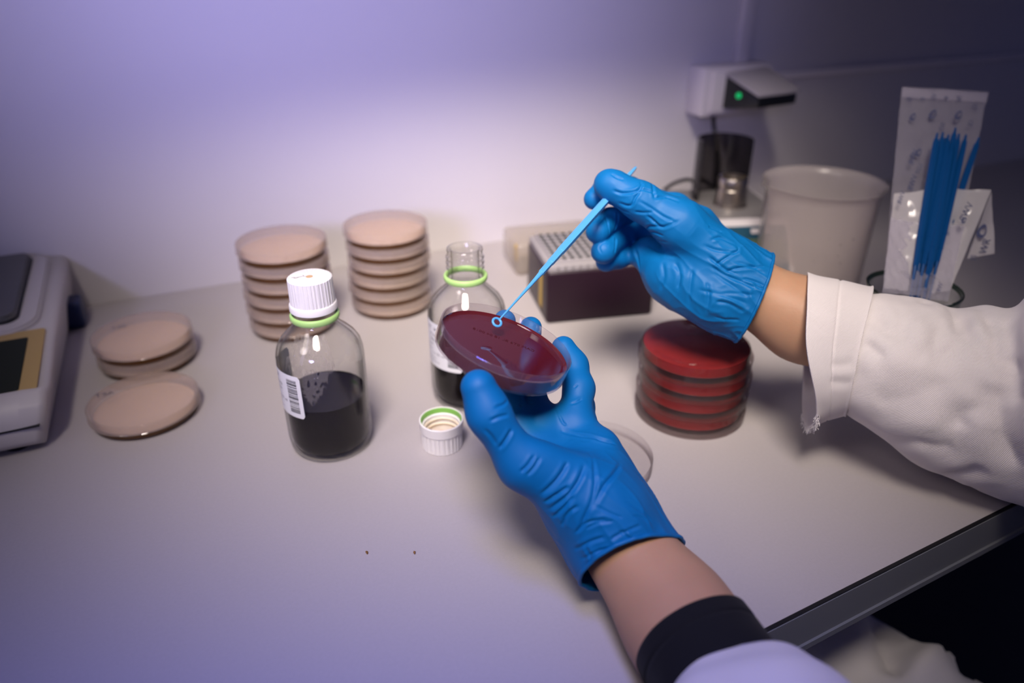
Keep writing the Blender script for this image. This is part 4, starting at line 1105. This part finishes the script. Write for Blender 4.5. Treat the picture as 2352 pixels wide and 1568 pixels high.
ax_t = RC - at_d(1560, 560, .59); ax_t /= np.linalg.norm(ax_t)
g_ = np.clip(((V - at_d(1580, 575, .59)) @ ax_t + .03) / .08, .08, 1)
V = V + Nn * (wrinkle(V, ax_t, 24, 85, 5) * .0013 * g_ + wrinkle(V, np.cross(ax_t, FW), 40, 80, 9) * .0006 * g_ + vnoise(V, (45, 45, 45), None, 5) * .0010 * g_)[:, None]
cut_p = at_d(1732, 680, .576); cut_n = -(RT * .926 - UPV * .377 - FW * .10); cut_n /= np.linalg.norm(cut_n)
glR = finish_glove('glove', V, Fc, cut_p, cut_n, person)

# ---- cloth lofts
def loft(rings, nu, nv, disp=None, u0=0, twist=0.0, close=True):
    """rings: (centre, side vector, up vector) with vectors as half-widths; returns grid verts (nu x nv), faces, uv"""
    C_ = smooth_path([r[0] for r in rings], 24); A_ = smooth_path([r[1] for r in rings], 24); B_ = smooth_path([r[2] for r in rings], 24)
    C_, A_, B_ = map(np.array, (C_, A_, B_)); L_ = np.concatenate([[0], np.cumsum(np.linalg.norm(np.diff(C_, axis=0), axis=1))]); L_ /= L_[-1]
    us = np.linspace(0, 1, nu + 1); c, a, b = (np.stack([np.interp(us, L_, q[:, k]) for k in range(3)], 1) for q in (C_, A_, B_))
    V, UV, Fc = [], [], []
    tot = np.linalg.norm(np.diff(C_, axis=0), axis=1).sum()
    for i in range(nu + 1):
        for j in range(nv):
            t = 2 * PI * j / nv
            d = a[i] * math.cos(t) + b[i] * math.sin(t)
            V.append(c[i] + d); UV.append((us[i] * tot, t / (2 * PI) * .34))
    for i in range(nu):
        for j in range(nv):
            j2 = (j + 1) % nv; Fc.append((i * nv + j, i * nv + j2, (i + 1) * nv + j2, (i + 1) * nv + j))
    return np.array(V), np.array(Fc), np.array(UV), us
def cloth_obj(name, V, Fc, UV, nv, mat, parent, thick=.0012):
    me = bpy.data.meshes.new(name); me.from_pydata([tuple(v) for v in V], [], [tuple(int(i) for i in f) for f in Fc]); me.update()
    uvl = me.uv_layers.new(name='UVMap')
    for p in me.polygons:
        js = [me.loops[l].vertex_index % nv for l in p.loop_indices]; wrap = max(js) - min(js) > 2
        for l in p.loop_indices:
            vi = me.loops[l].vertex_index; u, v = UV[vi]
            if wrap and vi % nv == 0: v += .34
            uvl.data[l].uv = (u, v)
    o = link_mesh(name, me, mat, parent, 180)
    if thick:
        m = o.modifiers.new('thickness', 'SOLIDIFY'); m.thickness = thick; m.offset = -1
    return o
def px_ring(top, bot, d, depth_scale=1.0, ax=None):
    """ring whose outline passes the two photo points at depth d; half-depth along the line of sight"""
    T, B = at_d(*top, d), at_d(*bot, d); c = (T + B) / 2; up = (T - B) / 2
    v = c - CAM; v /= np.linalg.norm(v)
    s = v * np.linalg.norm(up) * depth_scale
    return [c, s, up]
coat = None
# right sleeve
R_ = [px_ring((1905, 664), (1868, 915), .574, .92), px_ring((1960, 676), (1915, 932), .572, .92), px_ring((2040, 674), (1990, 985), .568), px_ring((2120, 684), (2085, 1052), .563), px_ring((2200, 706), (2180, 1098), .560), px_ring((2262, 698), (2262, 1130), .556, 1.0),
      px_ring((2330, 703), (2345, 1160), .548, 1.0), px_ring((2400, 660), (2440, 1190), .535, 1.0)]
R_.append([T(.455, .43, .105), T(.05, .035, -.01), T(-.02, .05, .06)])
R_.append([T(.52, .365, .225), T(.052, .035, -.02), T(-.03, .055, .03)])
R_.append([T(.565, .315, .315), T(.055, .03, -.03), T(-.03, .06, .03)])
V, Fc, UV, us = loft(R_, 220, 150)
V = laplace(V, Fc, 3, .5); Nn = normals(V, Fc)
if ((V - V.mean(0)) * Nn).sum() < 0: Nn = -Nn; Fc = Fc[:, ::-1]
PX = project(V)
def z4(pts): return [(1760 + x / 2.45, 560 + y / 2.45) for x, y in pts]
FR = [(z4([(590, 400), (640, 440), (700, 500), (830, 440)]), 8, 3.0), (z4([(560, 560), (620, 600), (660, 640)]), 6, 3.0), (z4([(730, 520), (790, 560), (850, 620), (900, 640)]), 9, 2.5), (z4([(1000, 420), (960, 560), (990, 620), (1090, 570)]), 8, 3.5),
      (z4([(1090, 400), (1130, 520), (1230, 600), (1200, 700)]), 8, 4.0), (z4([(1260, 400), (1300, 560), (1290, 680)]), 7, 4.5), (z4([(1340, 420), (1380, 560), (1360, 690)]), 7, 4.0), (z4([(1240, 760), (1200, 900), (1100, 960), (1110, 1060)]), 9, 4.5),
      (z4([(1310, 780), (1330, 960), (1360, 1150), (1440, 1280)]), 9, 6.0), (z4([(1420, 640), (1400, 760), (1420, 900)]), 8, 5.0), (z4([(600, 900), (720, 880), (900, 830), (1010, 760)]), 12, 2.0), (z4([(700, 1140), (820, 1120), (960, 1150), (1060, 1130)]), 9, 2.5),
      (z4([(1000, 1310), (1120, 1300), (1240, 1270)]), 7, 3.5), (z4([(880, 330), (900, 300)]), 6, 2.0), (z4([(1040, 340), (1070, 420), (1080, 500)]), 6, 3.0), (z4([(1190, 340), (1240, 420), (1250, 520)]), 7, 3.0)]
V = crease(V, Nn, [(p, w * mm, d * mm) for p, w, d in FR], PX)
V = V + Nn * (vnoise(V, (26, 26, 26)) * .0030 + vnoise(V, (70, 70, 70), None, 2) * .0007)[:, None]
V[:, 2] = np.maximum(V[:, 2], .0015 + .001 * np.sin(V[:, 0] * 80))
# torso of the coat
TC = CHEST.copy()
ux = (RSH - LSH) / np.linalg.norm(RSH - LSH); uf = np.array([-ux[1], ux[0], 0]); uf /= np.linalg.norm(uf)
def tr(z, hw, hd, fwd=0): c = np.array([TC[0], TC[1], z]) + uf * fwd; return [c, ux * hw, uf * hd]
Tt = [tr(-.50, .21, .17, .05), tr(-.36, .20, .165, .04), tr(-.22, .195, .16, .02), tr(-.08, .19, .15, .01), tr(.08, .195, .145), tr(.20, .200, .135), tr(.29, .19, .115), tr(.345, .145, .09, -.01), tr(.385, .075, .07, -.015), tr(.40, .062, .06, -.015)]
Vt, Ft, UVt, _ = loft(Tt, 120, 110)
Nt = normals(Vt, Ft)
if ((Vt - Vt.mean(0)) * Nt).sum() < 0: Nt = -Nt; Ft = Ft[:, ::-1]
Vt = Vt + Nt * (vnoise(Vt, (9, 9, 4)) * .012 + vnoise(Vt, (25, 25, 9), None, 4) * .006)[:, None]
coat = cloth_obj('lab_coat', Vt, Ft, UVt, 110, 'coat', person)
slR = cloth_obj('sleeve', V, Fc, UV, 150, 'coat', coat)
# turned-back cuff of the right sleeve
K_ = [px_ring((1853, 632), (1840, 976), .5765, .93), px_ring((1880, 639), (1862, 968), .576, .95), px_ring((1940, 652), (1900, 955), .574, .97), px_ring((2003, 666), (1938, 944), .572, 1.0)]
V, Fc, UV, us = loft(K_, 60, 150)
Nn = normals(V, Fc)
if ((V - V.mean(0)) * Nn).sum() < 0: Nn = -Nn; Fc = Fc[:, ::-1]
PX = project(V)
uu = np.repeat(np.linspace(0, 1, 61), 150)
V = V + Nn * (.0026 + .0010 * np.exp(-((uu - 1) / .03) ** 2) - .0009 * np.exp(-((uu - .52) / .018) ** 2) + vnoise(V, (30, 30, 30)) * .0022)[:, None]
vh = (CAM - V.mean(0)); vh /= np.linalg.norm(vh)
rel = V - np.repeat(V.reshape(61, 150, 3).mean(1), 150, 0); rel = rel / np.linalg.norm(rel, axis=1, keepdims=True)
near_low = np.clip(rel @ (vh * .6 - UPV * .8), 0, 1) ** 4
V = V + np.outer(near_low * (1 - uu) ** 2 * .011, RT)
V = crease(V, Nn, [(z4([(150, 660), (180, 800), (210, 900)]), 6 * mm, 3 * mm), (z4([(340, 690), (420, 680), (480, 660)]), 4 * mm, 1 * mm), (z4([(330, 760), (400, 770), (490, 775)]), 4 * mm, 1 * mm)], PX)
cuff = cloth_obj('sleeve_cuff', V, Fc, UV, 150, 'coat', coat, .0016)
bm = bmesh.new(); rnd = random.Random(2)              # frayed threads at the low point of the cuff
low = [i for i in range(150) if PX[1][i] > 945]
for i in low:
    for _ in range(5):
        p = V[i] + np.array([rnd.uniform(-.0015, .0015) for _ in range(3)]); q = p + np.array([rnd.uniform(-.002, .002), rnd.uniform(-.002, .001), -rnd.uniform(.001, .004)])
        tube(bm, [p, (p + q) / 2 + np.array([.0005, 0, 0]), q], .00022, 4)
tag(obj('frayed_threads', bm, 'coat_plain', coat, 60), kind='stuff')
# left: dark undersleeve, then coat sleeve
U_ = [px_ring((1742, 1432), (1452, 1520), .402, 1.0), px_ring((1760, 1462), (1470, 1570), .398, 1.0), px_ring((1815, 1540), (1530, 1680), .388), px_ring((1900, 1660), (1610, 1800), .370)]
def tube_ring(c, nxt, r, up=(0, 0, 1)):
    t, s, u = axis_frame(c, nxt, np.array(up, float)); return [np.array(c, float), s * r, u * r]
def arm_ring(c, t, r, squash=1.0):
    c = np.array(c, float); t = t / np.linalg.norm(t); v = c - CAM; s_ = np.cross(t, v); s_ /= np.linalg.norm(s_); return [c, s_ * r, np.cross(s_, t) * r * squash]
tdir = LF2 - LF1; tdir /= np.linalg.norm(tdir)
uc = at_d(1592, 1470, .405)
U_ = [arm_ring(uc, tdir, .0345), arm_ring(uc + tdir * .008, tdir, .0352), arm_ring(uc + tdir * .022, tdir, .0355), arm_ring(uc + tdir * .036, tdir, .0350)]
V, Fc, UV, us = loft(U_, 50, 100); Nn = normals(V, Fc)
if ((V - V.mean(0)) * Nn).sum() < 0: Nn = -Nn; Fc = Fc[:, ::-1]
uu = np.repeat(np.linspace(0, 1, 51), 100)
V = V + Nn * (vnoise(V, (40, 40, 40)) * .0015 - .0012 * np.exp(-((uu - .28) / .02) ** 2))[:, None]
und = cloth_obj('dark_undersleeve', V, Fc, UV, 100, 'black_cloth', person, .0022)
ub = -FW * .60 + UPV * .80
C_ = [[at_d(1700, 1568, .386), RT * .0385, ub * .0370], [at_d(1722, 1600, .377), RT * .0405, ub * .0400], [at_d(1790, 1700, .352), RT * .044, ub * .043]]
C_.append([LELB + T(-.005, .0, .0), C_[-1][1] * .95, C_[-1][2] * .95])
C_.append([T(.235, .085, .14), T(.035, -.045, -.02), T(-.05, -.03, .02)])
C_.append([T(.275, .062, .27), T(.035, -.05, -.01), T(-.06, -.03, .015)])
V, Fc, UV, us = loft(C_, 150, 120); V = laplace(V, Fc, 3, .5); Nn = normals(V, Fc)
if ((V - V.mean(0)) * Nn).sum() < 0: Nn = -Nn; Fc = Fc[:, ::-1]
V = V + Nn * (vnoise(V, (30, 30, 30)) * .0035 + vnoise(V, (12, 12, 12), None, 6) * .004)[:, None]
slL = cloth_obj('sleeve', V, Fc, UV, 120, 'coat', coat)
# lap: coat skirt over two thighs under the bench edge
hipL, hipR = TC + np.array([0, 0, -TC[2] - .315]) - ux * .03, TC + np.array([0, 0, -TC[2] - .315]) + ux * .15
kneeL, kneeR = hipL + uf * .36 + np.array([0, 0, .02]), hipR + uf * .38 + np.array([0, 0, .02])
fk = field_for([hipL, hipR, kneeL, kneeR], .13, .0058)
G = smin(fk.cap(hipL, kneeL, .085, .070), fk.cap(hipR, kneeR, .085, .070), .06)
V, Fc = fk.mesh(G); V = laplace(V, Fc, 6, .5); Nn = normals(V, Fc); PX = project(V)
def z6(pts): return [(1680 + x / 2.97, 1040 + y / 2.97) for x, y in pts]
V = crease(V, Nn, [(z6([(1000, 1090), (1060, 1280), (1140, 1500)]), .016, .014), (z6([(1300, 1110), (1340, 1300), (1390, 1400)]), .014, .012), (z6([(1200, 1540), (1420, 1380), (1640, 1260)]), .016, -.012), (z6([(1500, 1560), (1700, 1360), (1900, 1200)]), .018, .014)], PX)
V = V + Nn * (vnoise(V, (20, 20, 20)) * .006)[:, None]
obj_np('coat_skirt', V, Fc, 'coat_plain', coat, 180)


# ------------------------------------------------------------------ light
w = bpy.data.worlds.new('room_light'); S.world = w; w.use_nodes = True
bg = w.node_tree.nodes['Background']; bg.inputs['Color'].default_value = rgb(.34, .37, 1.0); bg.inputs['Strength'].default_value = .085
def lamp(name, kind, loc, target, energy, col, **kw):
    l = bpy.data.lights.new(name, kind); o = bpy.data.objects.new(name, l); COL.objects.link(o)
    l.energy = energy; l.color = col
    for k, v in kw.items(): setattr(l, k, v)
    loc, target = T(*loc), T(*target)
    o.location = tuple(loc); o.rotation_euler = (Vector(tuple(target)) - Vector(tuple(loc))).to_track_quat('-Z', 'Y').to_euler()
    return o
lamp('ceiling_downlight', 'SPOT', KEY, (.03, .755, .03), 232, (1, .87, .77), spot_size=math.radians(34), spot_blend=1.0, shadow_soft_size=.24)
lamp('fill_spot_left', 'SPOT', (-.85, -.25, 1.15), (.12, .76, .08), 26, (1, .88, .84), spot_size=math.radians(32), spot_blend=1.0, shadow_soft_size=.25)  # added fill from the left front, lifts the red stack out of shadow
lamp('blue_fill_near', 'SPOT', (-.1, -.1, 1.4), (-.06, .15, 0), 84, (.13, .17, 1), spot_size=math.radians(29), spot_blend=1.0, shadow_soft_size=.20)  # added blue fill that tints the near bench, no known lamp
lamp('blue_fill_wall', 'SPOT', (-.45, -.95, .80), (-.20, .9, .37), 200, (.48, .45, 1), spot_size=math.radians(27), spot_blend=1.0, shadow_soft_size=.20)  # added blue fill that tints the upper wall, no known lamp
lamp('ceiling_tube', 'AREA', (-.35, .1, 1.5), (-.1, .6, 0), .6, (.9, .9, 1), shape='RECTANGLE', size=1.3, size_y=.03)
lamp('glint_strip', 'AREA', (-.95, -.5, .75), (-.2, .6, .05), 1.0, (.55, .52, 1), shape='RECTANGLE', size=.08, size_y=1.2)  # added unseen strip lamp for tall bluish glints on the dish sides
S.view_settings.view_transform = 'Standard'; S.view_settings.look = 'None'; S.view_settings.gamma = 1; S.view_settings.use_curve_mapping = False
S.view_settings.exposure = -0.22
try:
    S.cycles.transparent_max_bounces = 48; S.cycles.max_bounces = 16; S.cycles.glossy_bounces = 6; S.cycles.transmission_bounces = 12
except Exception as e: print(e)
